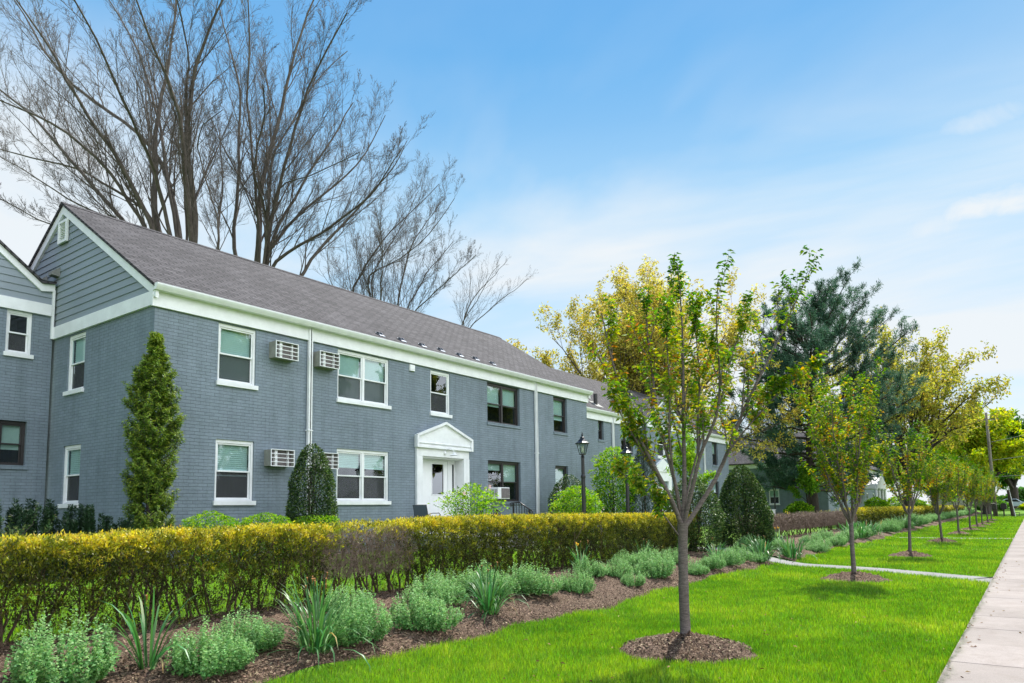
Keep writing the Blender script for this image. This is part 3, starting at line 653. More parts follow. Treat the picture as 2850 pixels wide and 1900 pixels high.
mb = MB(); bx(mb, FRF, 15.181, 15.50, -.70, 1.559, yd+.001, yd+.06); mb.build('door_panel', WD, sur, bevel=.004); mb = MB(); bx(mb, FRF, 16.74, 17.039, -.70, .55, yd+.001, yd+.06); bx(mb, FRF, 16.74, 16.90, .551, 1.44, yd+.001, yd+.06); bx(mb, FRF, 17.0, 17.039, .551, 1.44, yd+.001, yd+.06); bx(mb, FRF, 16.74, 17.039, 1.441, 1.559, yd+.001, yd+.06)
sd = mb.build('sidelight', WD, sur, bevel=.004); mb = MB(); bx(mb, FRF, 16.90, 17.0, .55, 1.44, yd+.03, yd+.034); mb.build('pane', GLD, sur)
mb = MB(); a, b = 15.73, 16.68
bx(mb, FRF, 15.501, 15.72, -.70, 1.559, yd-.02, yd+.05); bx(mb, FRF, 16.69, 16.739, -.70, 1.559, yd-.02, yd+.05); bx(mb, FRF, 15.721, 16.689, 1.53, 1.559, yd-.02, yd+.05); mb.build('door_jamb', WD, sur, bevel=.004)
mb = MB(); g0, g1, h0, h1 = 15.97, 16.49, .50, 1.42
bx(mb, FRF, a, g0, -.68, 1.525, yd+.005, yd+.05); bx(mb, FRF, g1, b, -.68, 1.525, yd+.005, yd+.05); bx(mb, FRF, g0, g1, h1, 1.525, yd+.005, yd+.05); bx(mb, FRF, g0, g1, -.68, h0, yd+.005, yd+.05)
for u in (15.86, 16.06, 16.26, 16.46): bx(mb, FRF, u, u+.012, -.64, .42, yd-.001, yd+.004)
for q in ((g0-.03, g0, h0-.03, h1+.03), (g1, g1+.03, h0-.03, h1+.03), (g0+.001, g1-.001, h1, h1+.03), (g0+.001, g1-.001, h0-.03, h0)): bx(mb, FRF, q[0], q[1], q[2], q[3], yd-.008, yd+.004)
dr = mb.build('front_door', WD, bld, bevel=.003); mb = MB(); bx(mb, FRF, g0, g1, h0, h1, yd+.02, yd+.024); mb.build('pane', GLD, dr)
mb = MB(); mb.tube([(16.60, YF+yd-.05, .32), (16.60, YF+yd-.05, .50)], .012, 8); mb.tube([(16.60, YF+yd+.005, .41), (16.60, YF+yd-.05, .41)], .01, 6); mb.build('handle', GM, dr)
mb = MB(); lc = np.array([16.13, YF-.08, 1.73]); mb.lathe((16.13, YF-.075, 1.68), [(.03, 0), (.05, .02), (.05, .09), (.03, .11)], 12)
mb.tube([lc+(0, 0, .0), lc+(.02, -.10, .12), lc+(.05, -.2, .14), lc+(.08, -.28, .06), lc+(.09, -.29, .0)], .012, 8)
mb.lathe(lc+(.09, -.29, -.08), [(.13, 0), (.12, .012), (.05, .05), (.03, .09), (.01, .10)], 16); mb.build('wall_lamp', WH, bld, smooth=True)

# ---- window air conditioner resting in the dark ground floor window
t = thing('window_air_conditioner', 'white window air conditioner resting on the sill of the dark framed ground floor window', 'air conditioner', (18.75, YF-.1, .32))
mb = MB(); mb.box(18.43, 19.06, YF-.34, YF+.12, .36, .74); body = mb.build('case', WH, t, bevel=.012)
mb = MB(); mb.box(18.60, 19.03, YF-.352, YF-.341, .39, .71); mb.build('grille', GRL, t)
mb = MB(); 
for k in range(5): mb.box(18.424, 18.4295, YF-.30+k*.06, YF-.27+k*.06, .42, .68)
mb.build('side_louvre', GRL, t)

# ---- landing, steps and hand rails
mb = MB(); mb.box(14.35, 17.9, 12.15, YF-.001, -1.3, -.705); mb.box(15.3, 17.15, 11.86, 12.149, -1.3, -.86); mb.box(15.3, 17.15, 11.57, 11.859, -1.3, -1.0)
o = mb.build('front_steps', CO2, bevel=.012); tag(o, 'pale concrete landing and steps at the white front door of the grey building', 'steps')
for i, (xr, lab) in enumerate(((15.44, 'black iron stair handrail with a curled end, between the green azalea and the dark window'), (17.0, 'black iron stair handrail with curled ends, nearer the tall white downspout'))):
    t = thing('stair_handrail', lab, 'handrail', (xr, 12.2, -.7), 'iron handrails at the front steps')
    mb = MB(); mb.tube([(xr, 12.42, .20), (xr, 12.12, .215), (xr, 11.70, -.03)], .022, 8)
    for (cy_, cz_, s) in ((11.70, -.085, 1),)+(((12.42, .145, -1),) if i else ()):
        mb.tube([(xr, cy_-.05*s*math.sin(a)*(1-a/9), cz_+.055*math.cos(a)*(1-a/9)) for a in np.linspace(0, 5.6, 16)], .016, 6)
    mb.build('top_rail', BK, t, smooth=True)
    mb = MB(); mb.tube([(xr, 12.36, -.54), (xr, 12.12, -.54), (xr, 11.76, -.78)], .012, 6); mb.build('bottom_rail', BK, t)
    for yy, zz in ((12.34, .205), (11.78, .0)):
        MB().box(xr-.02, xr+.02, yy-.02, yy+.02, -.72 if yy > 12 else -.98, zz).build('post', BK, t)
    mb = MB()
    for yy in (12.24, 12.14, 12.04, 11.94, 11.86):
        zt = .2 if yy > 12.12 else .215-(12.12-yy)*.583; mb.box(xr-.008, xr+.008, yy-.008, yy+.008, -.55-(max(0, 12.12-yy))*.66, zt)
    mb.build('baluster', BK, t)
# ---- metal chair
t = thing('patio_chair', 'dark metal mesh patio chair on the landing beside the white door surround', 'chair', (14.8, 13.75, -.7))
cx_, cy_ = 14.82, 13.72
mb = MB(); mb.tube([(cx_-.23, cy_-.25, -.28), (cx_-.34, cy_-.25, .17), (cx_-.34, cy_+.25, .17), (cx_-.23, cy_+.25, -.28)], .012, 8); bkf = mb.build('back_frame', BK, t, smooth=True)
msh = simple('chair_mesh', (.10, .12, .16), .5, .4, var=.2, vscale=80)
MB().prism([(cx_-.235, cy_-.24, -.27), (cx_-.338, cy_-.24, .16), (cx_-.346, cy_-.24, .16), (cx_-.243, cy_-.24, -.27)], (0, .48, 0)).build('backrest', msh, t)
MB().box(cx_-.24, cx_+.25, cy_-.24, cy_+.24, -.285, -.27).build('seat', msh, t)
for s in (-1, 1):
    MB().tube([(cx_-.27, cy_+.27*s, -.09), (cx_-.1, cy_+.27*s, -.06), (cx_+.16, cy_+.27*s, -.06), (cx_+.21, cy_+.27*s, -.10), (cx_+.22, cy_+.26*s, -.28)], .011, 8).build('armrest', BK, t, smooth=True)
    MB().tube([(cx_+.22, cy_+.24*s, -.28), (cx_+.26, cy_+.26*s, -.705)], .012, 8).build('leg', BK, t); MB().tube([(cx_-.22, cy_+.24*s, -.28), (cx_-.3, cy_+.26*s, -.705)], .012, 8).build('leg', BK, t)

# ---- the wing at the far left, set back
b0 = thing('apartment_wing', 'grey brick wing with clapboard gable set back at the left edge of the photo', 'building', (2.6, 19.07, -1.05))
Y0 = 19.07; F0 = FY(Y0); XE = 7.205
mb = MB(); wall_grid(mb, F0, -2.0, XE, ZG, 4.87, [(6.23, 6.76, 3.84, 4.86), (6.20, 6.76, 1.20, 2.24), (2.5, 3.4, 3.5, 4.8), (2.5, 3.4, .9, 2.2)])
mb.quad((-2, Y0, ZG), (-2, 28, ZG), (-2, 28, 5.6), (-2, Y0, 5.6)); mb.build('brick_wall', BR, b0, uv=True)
sl0 = .793
def zrk(x): return 6.33-(x-6.01)*sl0
mb = MB()
PR = [(-1.75, zrk(6.95)), (2.6, zrk(2.6)), (6.90, zrk(6.90)), (7.19, zrk(6.90)+.05)]
def band(mb, P, lo, th, y0, y1):
    q = [(a, b-lo) for a, b in P]+[(a, b-lo-th) for a, b in P[::-1]]; mb.prism([(a, y0, b) for a, b in q], (0, y1-y0, 0))
band(mb, PR, -.05, .06, Y0-.14, 28); mb.build('roof', SH, b0, uv=True)
mb = MB(); band(mb, PR, .012, .18, Y0-.07, Y0-.002); mb.build('rake_board', WH, b0)
mb = MB(); mb.box(-2, XE-.06, Y0-.06, Y0-.002, 4.86, 5.14); mb.box(XE-.055, XE, Y0-.062, Y0-.002, 4.3, 5.52); mb.build('fascia', WH, b0, bevel=.004)
mb = MB(); clap(mb, F0, 5.14, 9.0, lambda z: max(-1.95, 2.6-(zrk(2.6)-.15-z)/sl0), lambda z: min(XE-.056, 2.6+(zrk(2.6)-.15-z)/sl0) if z > 5.5 else XE-.056); mb.build('siding', SD, b0)
window(b0, F0, 6.23, 6.76, 3.84, 4.86, blind=None); window(b0, F0, 6.20, 6.76, 1.20, 2.24, True, 1, (.62,), shade=True)
window(b0, F0, 2.5, 3.4, 3.5, 4.8); window(b0, F0, 2.5, 3.4, .9, 2.2)

# ---- second building along the street
b2 = thing('apartment_building', 'second grey brick building with a small white gable, half hidden behind the nearest young tree', 'building', (X1+.1, 15.0, -1.1))
Y2 = 15.0; F2 = FY(Y2); XA, XB = 24.93, 43.3
h2 = [(27.0, 27.48, 2.98, 3.84), (29.1, 30.3, 2.5, 3.82), (29.75, 30.5, .33, 1.55), (36.2, 37.5, 2.5, 3.82), (36.2, 37.5, .2, 1.5), (40.6, 41.5, 2.45, 3.82), (40.6, 41.5, .2, 1.5)]
mb = MB(); wall_grid(mb, F2, XA, 31.2, ZG, 3.84, h2[:3]); wall_grid(mb, F2, 35.2, XB, ZG, 3.84, h2[3:])
wall_grid(mb, FY(14.7), 31.2, 35.2, ZG, 4.2, [(32.35, 33.3, 2.5, 3.8), (32.1, 33.4, -.9, 1.1)])
for xx in (31.2, 35.2): mb.quad((xx, 14.7, ZG), (xx, Y2, ZG), (xx, Y2, 4.2), (xx, 14.7, 4.2))
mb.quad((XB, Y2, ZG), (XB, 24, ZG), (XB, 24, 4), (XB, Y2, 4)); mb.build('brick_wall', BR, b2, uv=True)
mb = MB(); chevron(mb, XA-.03 if False else 24.995, 43.5, 14.85, 24.15, 19.5, 4.22, 7.22, .07); r2 = mb.build('roof', SH, b2, uv=True)
mb = MB(); chevron(mb, 14.5, 18.5, 30.85, 35.55, 33.2, 4.22, 5.62, .06, axis='y'); mb.build('dormer_roof', SH, b2, uv=True)
mb = MB(); chevron(mb, 14.56, 14.64, 30.95, 35.45, 33.2, 4.22, 5.56, .17, axis='y'); mb.box(31.2, 35.2, 14.64, 14.698, 3.88, 4.1); mb.box(XA+.07, 31.19, Y2-.06, Y2-.002, 3.81, 4.12); mb.box(35.21, 43.3, Y2-.06, Y2-.002, 3.81, 4.12); mb.build('fascia', WH, b2)
mb = MB(); clap(mb, FY(14.7), 4.1, 5.3, lambda z: 33.2-(5.42-z)*1.7, lambda z: 33.2+(5.42-z)*1.7); mb.build('siding', SD, b2)
gutter(b2, 25.0, 30.9, Y2-.10, 4.24); gutter(b2, 35.6, 43.45, Y2-.10, 4.24); downspout(b2, 28.25, Y2, -1.2, 4.1); downspout(b2, 39.2, Y2, -1.2, 4.1)
for (a, b, c, d), dk in zip(h2, (1, 1, 1, 1, 1, 1, 1)): window(b2, F2, a, b, c, d, bool(dk), 1 if b-a < 1 else 2, (.5,), shade=b > 40)
window(b2, FY(14.7), 32.35, 33.3, 2.5, 3.8, blind=(.3,))
mb = MB(); f7 = FY(14.7); bx(mb, f7, 31.75, 32.1, -.9, 1.3, -.08, -.001); bx(mb, f7, 33.4, 33.75, -.9, 1.3, -.08, -.001); bx(mb, f7, 31.75, 33.75, 1.301, 1.75, -.08, -.001)
mb.prism([(31.5, 14.58, 1.751), (34.0, 14.58, 1.751), (34.0, 14.58, 1.85), (32.75, 14.58, 2.4), (31.5, 14.58, 1.85)], (0, .118, 0)); mb.build('door_surround', WH, b2)
mb = MB(); bx(mb, f7, 32.1, 33.4, -.9, 1.1, .1, .15); d2 = mb.build('front_door', WD, b2); mb = MB(); bx(mb, f7, 32.35, 32.8, .1, .95, .09, .098); mb.build('pane', GLD, d2)
def on_roof2(px, py):
    d = wray(px, py); k = 3.0/4.65; s = (4.22-14.85*k)/(d[2]-d[1]*k); return d*s
p = on_roof2(1368, 928)
mb = MB(); mb.lathe(p+(0, 0, -.15), [(.09, 0), (.09, .62), (.075, .62)], 12); pv = mb.build('vent_pipe', DK, b2); MB().prism([p+(-.3, -.25, -.25*3/4.65+.005), p+(.3, -.25, -.25*3/4.65+.005), p+(.3, .2, .2*3/4.65+.02), p+(-.3, .2, .2*3/4.65+.02)], (0, 0, .01)).build('flashing', GM, b2)

# ---- third building, a cross wing further down
b3 = thing('apartment_building', 'distant grey brick building seen behind the tall dark pine, with one white window', 'building', (62, 20, -1.1))
F3 = FX(62.0); wa = at_x(2139/KD, 1362/KD, 62); wb = at_x(2170/KD, 1402/KD, 62)
hh = [(min(wa[1], wb[1]), max(wa[1], wb[1]), wb[2], wa[2])]; hh[0] = tuple(round(float(q), 2) for q in hh[0])
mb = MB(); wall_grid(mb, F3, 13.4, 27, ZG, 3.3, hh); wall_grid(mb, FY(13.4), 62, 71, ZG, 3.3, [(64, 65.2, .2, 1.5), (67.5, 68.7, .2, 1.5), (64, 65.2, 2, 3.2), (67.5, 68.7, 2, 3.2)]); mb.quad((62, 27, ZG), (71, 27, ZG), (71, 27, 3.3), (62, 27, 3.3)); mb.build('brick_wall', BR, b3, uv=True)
mb = MB(); chevron(mb, 13.2, 27.2, 61.8, 71.2, 66.5, 3.7, 6.5, .08, axis='y'); mb.build('roof', SH, b3, uv=True)
mb = MB(); mb.box(61.93, 61.998, 13.35, 27, 3.25, 3.6); mb.box(61.93, 71, 13.33, 13.398, 3.25, 3.6); mb.build('fascia', WH, b3)
mb = MB(); clap(mb, FY(13.4), 3.6, 6.2, lambda z: 66.5-(6.4-z)*1.6, lambda z: 66.5+(6.4-z)*1.6); mb.build('siding', SD, b3)
window(b3, F3, *hh[0], blind=(.5,)); 
for (a, c) in ((64, .2), (67.5, .2), (64, 2), (67.5, 2)): window(b3, FY(13.4), a, a+1.2, c, c+1.2 if c > 1 else 1.5, nosub=True)
# ---- fourth building with porches
b4 = thing('apartment_building', 'distant grey building with white porch columns, behind the second young tree', 'building', (76, 15.5, -1.1))
F4 = FY(15.5); mb = MB(); hs4 = [(x, x+1.2, z, z+1.35) for x in (78, 82, 91, 95, 99) for z in (-.0, 2.2)]
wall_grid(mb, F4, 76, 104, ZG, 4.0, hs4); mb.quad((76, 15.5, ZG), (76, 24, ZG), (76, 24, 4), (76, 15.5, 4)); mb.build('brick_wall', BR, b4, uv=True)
mb = MB(); chevron(mb, 75.8, 104.2, 15.2, 24.3, 19.8, 4.2, 7.2, .08); mb.build('roof', SH, b4, uv=True)
for a, b, c, d in hs4: window(b4, F4, a, b, c, d, nosub=True)
mb = MB(); mb.box(76, 104, 15.44, 15.498, 3.7, 4.1); mb.build('fascia', WH, b4)
mb = MB(); mb.box(84, 90, 13.2, 15.498, 1.7, 2.1); mb.prism([(84, 13.2, 2.101), (90, 13.2, 2.101), (87, 13.2, 3.2)], (0, 2.3, 0)); mb.build('porch_roof', WH, b4)
for x in (84.2, 86.0, 88.0, 89.8): MB().lathe((x, 13.4, -1.3), [(.2, 0), (.2, .12), (.14, .16), (.13, 2.85), (.19, 2.9), (.19, 3.0)], 12).build('porch_column', WH, b4, smooth=False)
# ---- little house far away
b5 = thing('house', 'small far away house with an orange brown roof at the end of the tree row', 'house', (150, 9, -.9))
ORG_ = simple('orange_roof', (.34, .15, .08), .8, .3); CRM = simple('cream_wall', (.5, .48, .42), .7, .3)
mb = MB(); mb.box(146, 156, 6.5, 14, -1.2, 2.4); mb.build('wall', CRM, b5); mb = MB(); chevron(mb, 145.6, 156.4, 6.0, 14.5, 10.2, 2.5, 5.0, .15); mb.build('roof', ORG_, b5)
mb = MB(); 
for y in (7.5, 11.5): mb.box(145.95, 145.998, y, y+1.2, .3, 1.6)
mb.build('window', DK, b5)
# ------------------------------------------------------------------ leaf materials (base colours)
LM = {
 'cherry': leafmat('cherry_leaf', [(0, (.05, .13, .015)), (.35, (.12, .24, .02)), (.6, (.28, .36, .025)), (.8, (.50, .42, .035)), (.93, (.56, .28, .05)), (1, (.46, .16, .05))], .45, .55, .22),
 'oak': leafmat('oak_leaf', [(0, (.22, .22, .045)), (.5, (.46, .40, .085)), (1, (.62, .52, .14))], .5, .6, .2),
 'maple': leafmat('maple_leaf', [(0, (.15, .21, .035)), (.5, (.36, .34, .06)), (1, (.54, .43, .09))], .5, .6, .2),
 'lime': leafmat('lime_leaf', [(0, (.05, .15, .012)), (.5, (.17, .33, .02)), (1, (.34, .50, .03))], .5, .5, .35),
 'dark': leafmat('dark_leaf', [(0, (.05, .13, .025)), (.5, (.11, .25, .04)), (1, (.22, .38, .05))], .3, .5, .3),
 'gold': leafmat('gold_leaf', [(0, (.18, .32, .03)), (.5, (.40, .48, .03)), (1, (.62, .52, .05))], .5, .5, .2),
 'holly': leafmat('holly_leaf', [(0, (.012, .035, .010)), (.5, (.028, .07, .016)), (1, (.14, .21, .05))], .18, .45, .3),
 'pine': leafmat('pine_needle', [(0, (.025, .06, .04)), (.5, (.065, .14, .085)), (1, (.14, .25, .14))], .3, .6, .2),
 'spruce': leafmat('spruce_needle', [(0, (.04, .085, .018)), (.5, (.12, .20, .025)), (1, (.30, .38, .04))], .15, .5, .3),
 'yew': leafmat('yew_needle', [(0, (.008, .022, .012)), (.6, (.018, .045, .022)), (1, (.035, .07, .03))], .1, .5, .3),
 'juniper': leafmat('juniper_needle', [(0, (.03, .07, .025)), (.6, (.06, .12, .035)), (1, (.20, .20, .06))], .2, .6, .2),
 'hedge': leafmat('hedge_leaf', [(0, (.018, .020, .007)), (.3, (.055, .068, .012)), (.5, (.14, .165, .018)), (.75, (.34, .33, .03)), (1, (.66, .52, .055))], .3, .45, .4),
 'catmint': leafmat('catmint_leaf', [(0, (.05, .16, .035)), (.5, (.185, .36, .115)), (1, (.43, .61, .28))], .35, .6, .25),
 'strap': leafmat('strap_leaf', [(0, (.045, .14, .03)), (.6, (.09, .24, .07)), (.88, (.26, .38, .20)), (1, (.35, .20, .06))], .35, .4, .4, var=.2),
 'grass': leafmat('grass_blade', [(0, (.065, .17, .012)), (.4, (.145, .29, .026)), (.75, (.28, .40, .035)), (1, (.50, .50, .10))], .45, .45, .4, var=.5),
}
PETAL = simple('yellow_petal', (.75, .42, .01), .5, .3); WILT = simple('wilted_flower', (.28, .14, .05), .8, .2, .3); PINK = simple('pink_bloom', (.75, .5, .48), .6, .3)
CHIP = leafmat('mulch_chip', [(0, (.05, .03, .02)), (.5, (.16, .105, .07)), (1, (.34, .25, .17))], 0.0, .8, .15, var=.35)

# ------------------------------------------------------------------ grass blades and bark chips
def lawn_noise(x, y): return .5+.5*lump(x*.9, y*1.1, 0.3)
Ps = []
for x0, x1, den, h in ((3.4, 9.5, 5200, .062), (9.5, 16, 2700, .066), (16, 28, 1000, .08), (28, 50, 300, .09), (50, 98, 90, .12)):
    n = int((x1-x0)*4.95*den); x = x0+(x1-x0)*rs.random(n); y = .80+4.95*rs.random(n)
    Ps.append(np.stack([x, y, np.full(n, h)], 1))
Q = np.concatenate(Ps); x, y, h = Q.T
keep = y < edge(x)+.03*rs.normal(size=len(x))
for k, (tx, ty, s) in enumerate(TREES):
    a = np.arctan2(y-ty, x-tx); keep &= np.hypot(x-tx, y-ty) > s*(.74+.05*np.sin(3*a+k)+.03*np.sin(7*a))-.03
ipath = np.clip(np.searchsorted(PATH[:, 1], y), 0, len(PATH)-1)
pxm = np.interp(y, PATH[:14, 1], PATH[:14, 0]) if PATH[13, 1] > 5.9 else np.interp(y, PATH[:, 1][:24], PATH[:, 0][:24])
keep &= np.abs(x-pxm) > np.where(y < 1.2, .72, .52)
keep &= ~((x > 38.0) & (x < 38.9))
x, y, h = x[keep], y[keep], h[keep]; n = len(x)
wd = np.interp(x, [4, 10, 20, 50, 90], [.0070, .0105, .018, .035, .06])
b = np.stack([x, y, gz(x, y)-.004], 1); a = rs.random(n)*2*np.pi; s = np.stack([np.cos(a), np.sin(a), 0*a], 1)
ln = unit(rs.normal(size=(n, 3))*[1, 1, 0])*(.55*rs.random(n)**1.2)[:, None]; ln[:, 2] = 1
pat = lawn_noise(x, y); hh_ = h*(.55+.6*rs.random(n))*(.8+.4*pat)
V = np.stack([b-s*wd[:, None]/2, b+s*wd[:, None]/2, b+ln*hh_[:, None]], 1).reshape(-1, 3)
F = np.arange(3*n).reshape(-1, 3)
tn = np.repeat(np.clip(-.01+.55*pat+.10*(lump(x*7.3+2*np.sin(y*3), y*6.1+2*np.cos(x*2.3), .5))+.16*lump(x*2.3+5+1.3*np.sin(y*1.9), y*2.1+np.cos(x*1.3), 2)+.34*rs.random(n)+(rs.random(n) < .025)*.35, 0, 1), 3)
tag(link_mesh('lawn_grass', np_mesh('lawn_grass', V, [F], tn), LM['grass']), 'bright green mown grass of the front lawn', 'grass', kind='stuff')
# rough grass behind the hedge
n = 60000; x = rs.random(n)*22-2; y = 8.1+rs.random(n)*5.4; ok = (np.hypot(x-PATH[24:, 0].mean(), 0) > 9e9) | ((np.abs(x-20.3) > .6))
x, y = x[ok], y[ok]; n = len(x); b = np.stack([x, y, gz(x, y)-.004], 1); a = rs.random(n)*2*np.pi; s = np.stack([np.cos(a), np.sin(a), 0*a], 1)*.006
ln = rs.normal(size=(n, 3))*.3; ln[:, 2] = 1; V = np.stack([b-s, b+s, b+ln*(.05+.04*rs.random(n))[:, None]], 1).reshape(-1, 3)
tag(link_mesh('courtyard_grass', np_mesh('courtyard_grass', V, [np.arange(3*n).reshape(-1, 3)], np.repeat(.3+.4*rs.random(n), 3)), LM['grass']), 'sunlit grass between the hedge and the grey building', 'grass', kind='stuff')
def chips(x, y, z, name, lab):
    n = len(x); d = unit(rs.normal(size=(n, 3))*[1, 1, .35]); Ln = .012+.035*rs.random(n)**2
    o = leaves(name, np.stack([x, y, z+.006+.012*rs.random(n)], 1), d, Ln, Ln*(.25+.5*rs.random(n)), CHIP, tone=rs.random(n), fold=.1, droop=0, upb=1.5)
    tag(o, lab, 'mulch', kind='stuff')
n = 52000; x = 2.2+17.4*rs.random(n)**1.5; e = edge(x); y = e+(7.9-e)*rs.random(n)**1.2+.02
chips(x, y, gz(x, y)+.02+.02*rs.random(n), 'bark_chips', 'brown bark chips covering the bed below the hedge')
n = 7000; k = (rs.random(n)*10).astype(int)**1; k = np.where(rs.random(n) < .6, 0, np.minimum(k, 3)); T = np.array(TREES)[k]; r = .7*T[:, 2]*np.sqrt(rs.random(n)); a = rs.random(n)*2*np.pi
chips(T[:, 0]+r*np.cos(a), T[:, 1]+r*np.sin(a), -1.6+.012+.15*(1-(r/(.74*T[:, 2]))**1.6), 'bark_chips', 'brown bark chips in the rings round the young trees')

# fallen leaves and clippings lying about
n = 260; x = 3.5+20*rs.random(n)**1.3; y = -.6+6.0*rs.random(n); lit = rs.random(n) < .5; y = np.where(lit, np.where(rs.random(n) < .5, .70+.12*rs.normal(size=n)*.5, y), y); z = np.where((y < .8) & (y > -.78), -1.568, -1.54)
o = leaves('fallen_leaves', np.stack([x, y, z+.004], 1), unit(rs.normal(size=(n, 3))*[1, 1, .12]), .03+.035*rs.random(n), .02, leafmat('dry_leaf', [(0, (.10, .05, .02)), (.5, (.26, .14, .06)), (1, (.42, .27, .14))], .1, .8, .2), tone=rs.random(n), fold=.3, upb=1.5)
tag(o, 'brown fallen leaves scattered on the pavement and the lawn', 'leaves', kind='stuff')
# grass creeping over the pavement edge
n = 9000; x = 5+35*rs.random(n)**1.5; y = .79+.05*np.abs(rs.normal(size=n))*-1*(.5+.5*np.sin(x*5)*np.sin(x*1.7)); b = np.stack([x, y+.02, np.full(n, -1.6)], 1); s = np.tile([.0045, 0, 0], (n, 1)); ln = np.stack([.5*rs.normal(size=n), -.35-.4*rs.random(n), 1+0*x], 1)
V = np.stack([b-s, b+s, b+ln*(.045+.045*rs.random(n))[:, None]], 1).reshape(-1, 3)
tag(link_mesh('edge_grass', np_mesh('edge_grass', V, [np.arange(3*n).reshape(-1, 3)], np.repeat(.2+.5*rs.random(n), 3)), LM['grass']), 'ragged grass hanging over the edge of the pavement', 'grass', kind='stuff')

# ------------------------------------------------------------------ hedges
def ztop(x): return np.interp(x, [0, 2.5, 4.2, 6.1, 9, 12, 17.6, 24, 41, 70, 115], [-.20, -.20, -.165, -.15, -.10, -.11, -.155, -.235, -.235, -.31, -.48])
def hedge(name, lab, x0, x1, n_cl, per, leafL, dead=None, open_to=None, stems=5, yf=7.45, dep=.75, tonebase=0.0, stem_step=.34):
    t = thing(name, lab, 'hedge', ((x0+x1)/2, yf+dep/2, -1.2))
    # three faces of the clipped shell
    n = n_cl; x = x0+(x1-x0)*rs.random(n); u = rs.random(n)
    zt = ztop(x)-.03; zb = gz(x, yf)+.02; H = zt-zb
    face = rs.random(n); y = np.empty(n); z = np.empty(n)
    top = face < .36; fr = (face >= .36) & (face < .82); bk = face >= .82
    dp = np.abs(rs.normal(size=n))*.07
    y[top] = yf+dep*rs.random(top.sum()); z[top] = (zt-dp)[top]
    v = rs.random(n)**.8
    y[fr] = (yf+dp*1.5)[fr]; z[fr] = (zb+H*v)[fr]; y[bk] = (yf+dep-dp*1.5)[bk]; z[bk] = (zb+H*v)[bk]
    lm = lump(x*2.1, y*2, z*2.4)
    lmf = lump(x*7.0, y*6, z*7); y -= (.06*lm+.045*lmf)*fr; z += (.028*lump(x*3.3, y*3, 1)+.03*lump(x*8, y*8, 2))*top
    # rounded upper edges
    ez = np.clip((z-(zt-.14))/.14, 0, 1); y += fr*ez**2*.07-bk*ez**2*.07
    rel = (z-zb)/H; keep = np.ones(n, bool)
    if open_to is not None:
        o = np.clip((open_to-x)/3.5, 0, 1); pk = 1-o*np.clip((.5-rel)/.40, 0, 1)*.34; keep &= rs.random(n) < pk*np.where(lm < -.45, .6, 1)
    else: keep &= rs.random(n) < np.clip(.55+rel*.8, 0, 1)
    if dead:
        for a, b in dead:
            m = sm(a-.35, a+.15, x)*(1-sm(b-.15, b+.35, x)); keep &= rs.random(n) > m*.80
    x, y, z, rel, lm, top = [q[keep] for q in (x, y, z, rel, lm, top)]; n = len(x)
    c = np.stack([x, y, z], 1); od = np.stack([.2*rs.normal(size=n), np.where(y < yf+dep/2, -1, 1)*(1-top*.9)*(.4+.4*(1-rel)), .75+.5*top], 1)
    P = np.repeat(c, per, 0)+rs.normal(size=(n*per, 3))*leafL*.55; D = unit(np.repeat(unit(od), per, 0)+.55*rs.normal(size=(n*per, 3)))
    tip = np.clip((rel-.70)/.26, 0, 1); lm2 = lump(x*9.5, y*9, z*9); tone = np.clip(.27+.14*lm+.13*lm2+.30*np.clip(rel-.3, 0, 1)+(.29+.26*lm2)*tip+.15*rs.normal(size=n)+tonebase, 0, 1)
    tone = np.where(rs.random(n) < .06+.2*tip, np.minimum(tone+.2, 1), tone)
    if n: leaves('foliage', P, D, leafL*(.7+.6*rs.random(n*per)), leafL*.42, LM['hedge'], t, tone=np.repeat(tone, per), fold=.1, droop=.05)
    # stems fanning up from the base of each shrub
    m = int((x1-x0)/stem_step); xb = x0+.2+(x1-x0-.4)*(np.arange(m)+.3+.4*rs.random(m))/m
    m2 = m*stems; xb = np.repeat(xb, stems)+.05*rs.normal(size=m2); yb = yf+dep*.5+.08*rs.normal(size=m2); zb_ = gz(xb, yb)-.05
    K = 7; s = np.linspace(0, 1, K)[None, :]; H2 = (ztop(xb)-.14-zb_); tx = rs.normal(size=m2)*.26; ty = rs.normal(size=m2)*.20
    P = np.stack([xb[:, None]+tx[:, None]*s**1.15, yb[:, None]+ty[:, None]*s, zb_[:, None]+H2[:, None]*s*np.ones((m2, 1))], 2); P[:, 1:] += rs.normal(size=P[:, 1:].shape)*.016
    R0 = (.010+.008*rs.random(m2))[:, None]*np.linspace(1, .35, K)[None]
    l2 = kids(P, R0, 5, .15, .95, .42, 34, .3, 5, .14, .06, .62, .25); l3 = kids(l2[0], l2[1], 3, .3, 1, .55, 34, .25, 4, .15, .05, .65, .3)
    ok = (l2[0][:, -1, 2] < ztop(l2[0][:, -1, 0])+.0); l2 = (l2[0][ok], l2[1][ok]); ok = (l3[0][:, -1, 2] < ztop(l3[0][:, -1, 0])) & (l3[0][:, -1, 1] > yf-.06); l3 = (l3[0][ok], l3[1][ok])
    w = link_mesh('stems', wood_mesh('stems', [(P, R0, 6), (*l2, 4), (*l3, 3)]), BKH, t, smooth=True)
    me = w.data; vv = np.empty(len(me.vertices)*3, np.float32); me.vertices.foreach_get('co', vv); me.vertices.foreach_set('co', (vv.reshape(-1, 3)-org(t)).astype(np.float32).ravel())
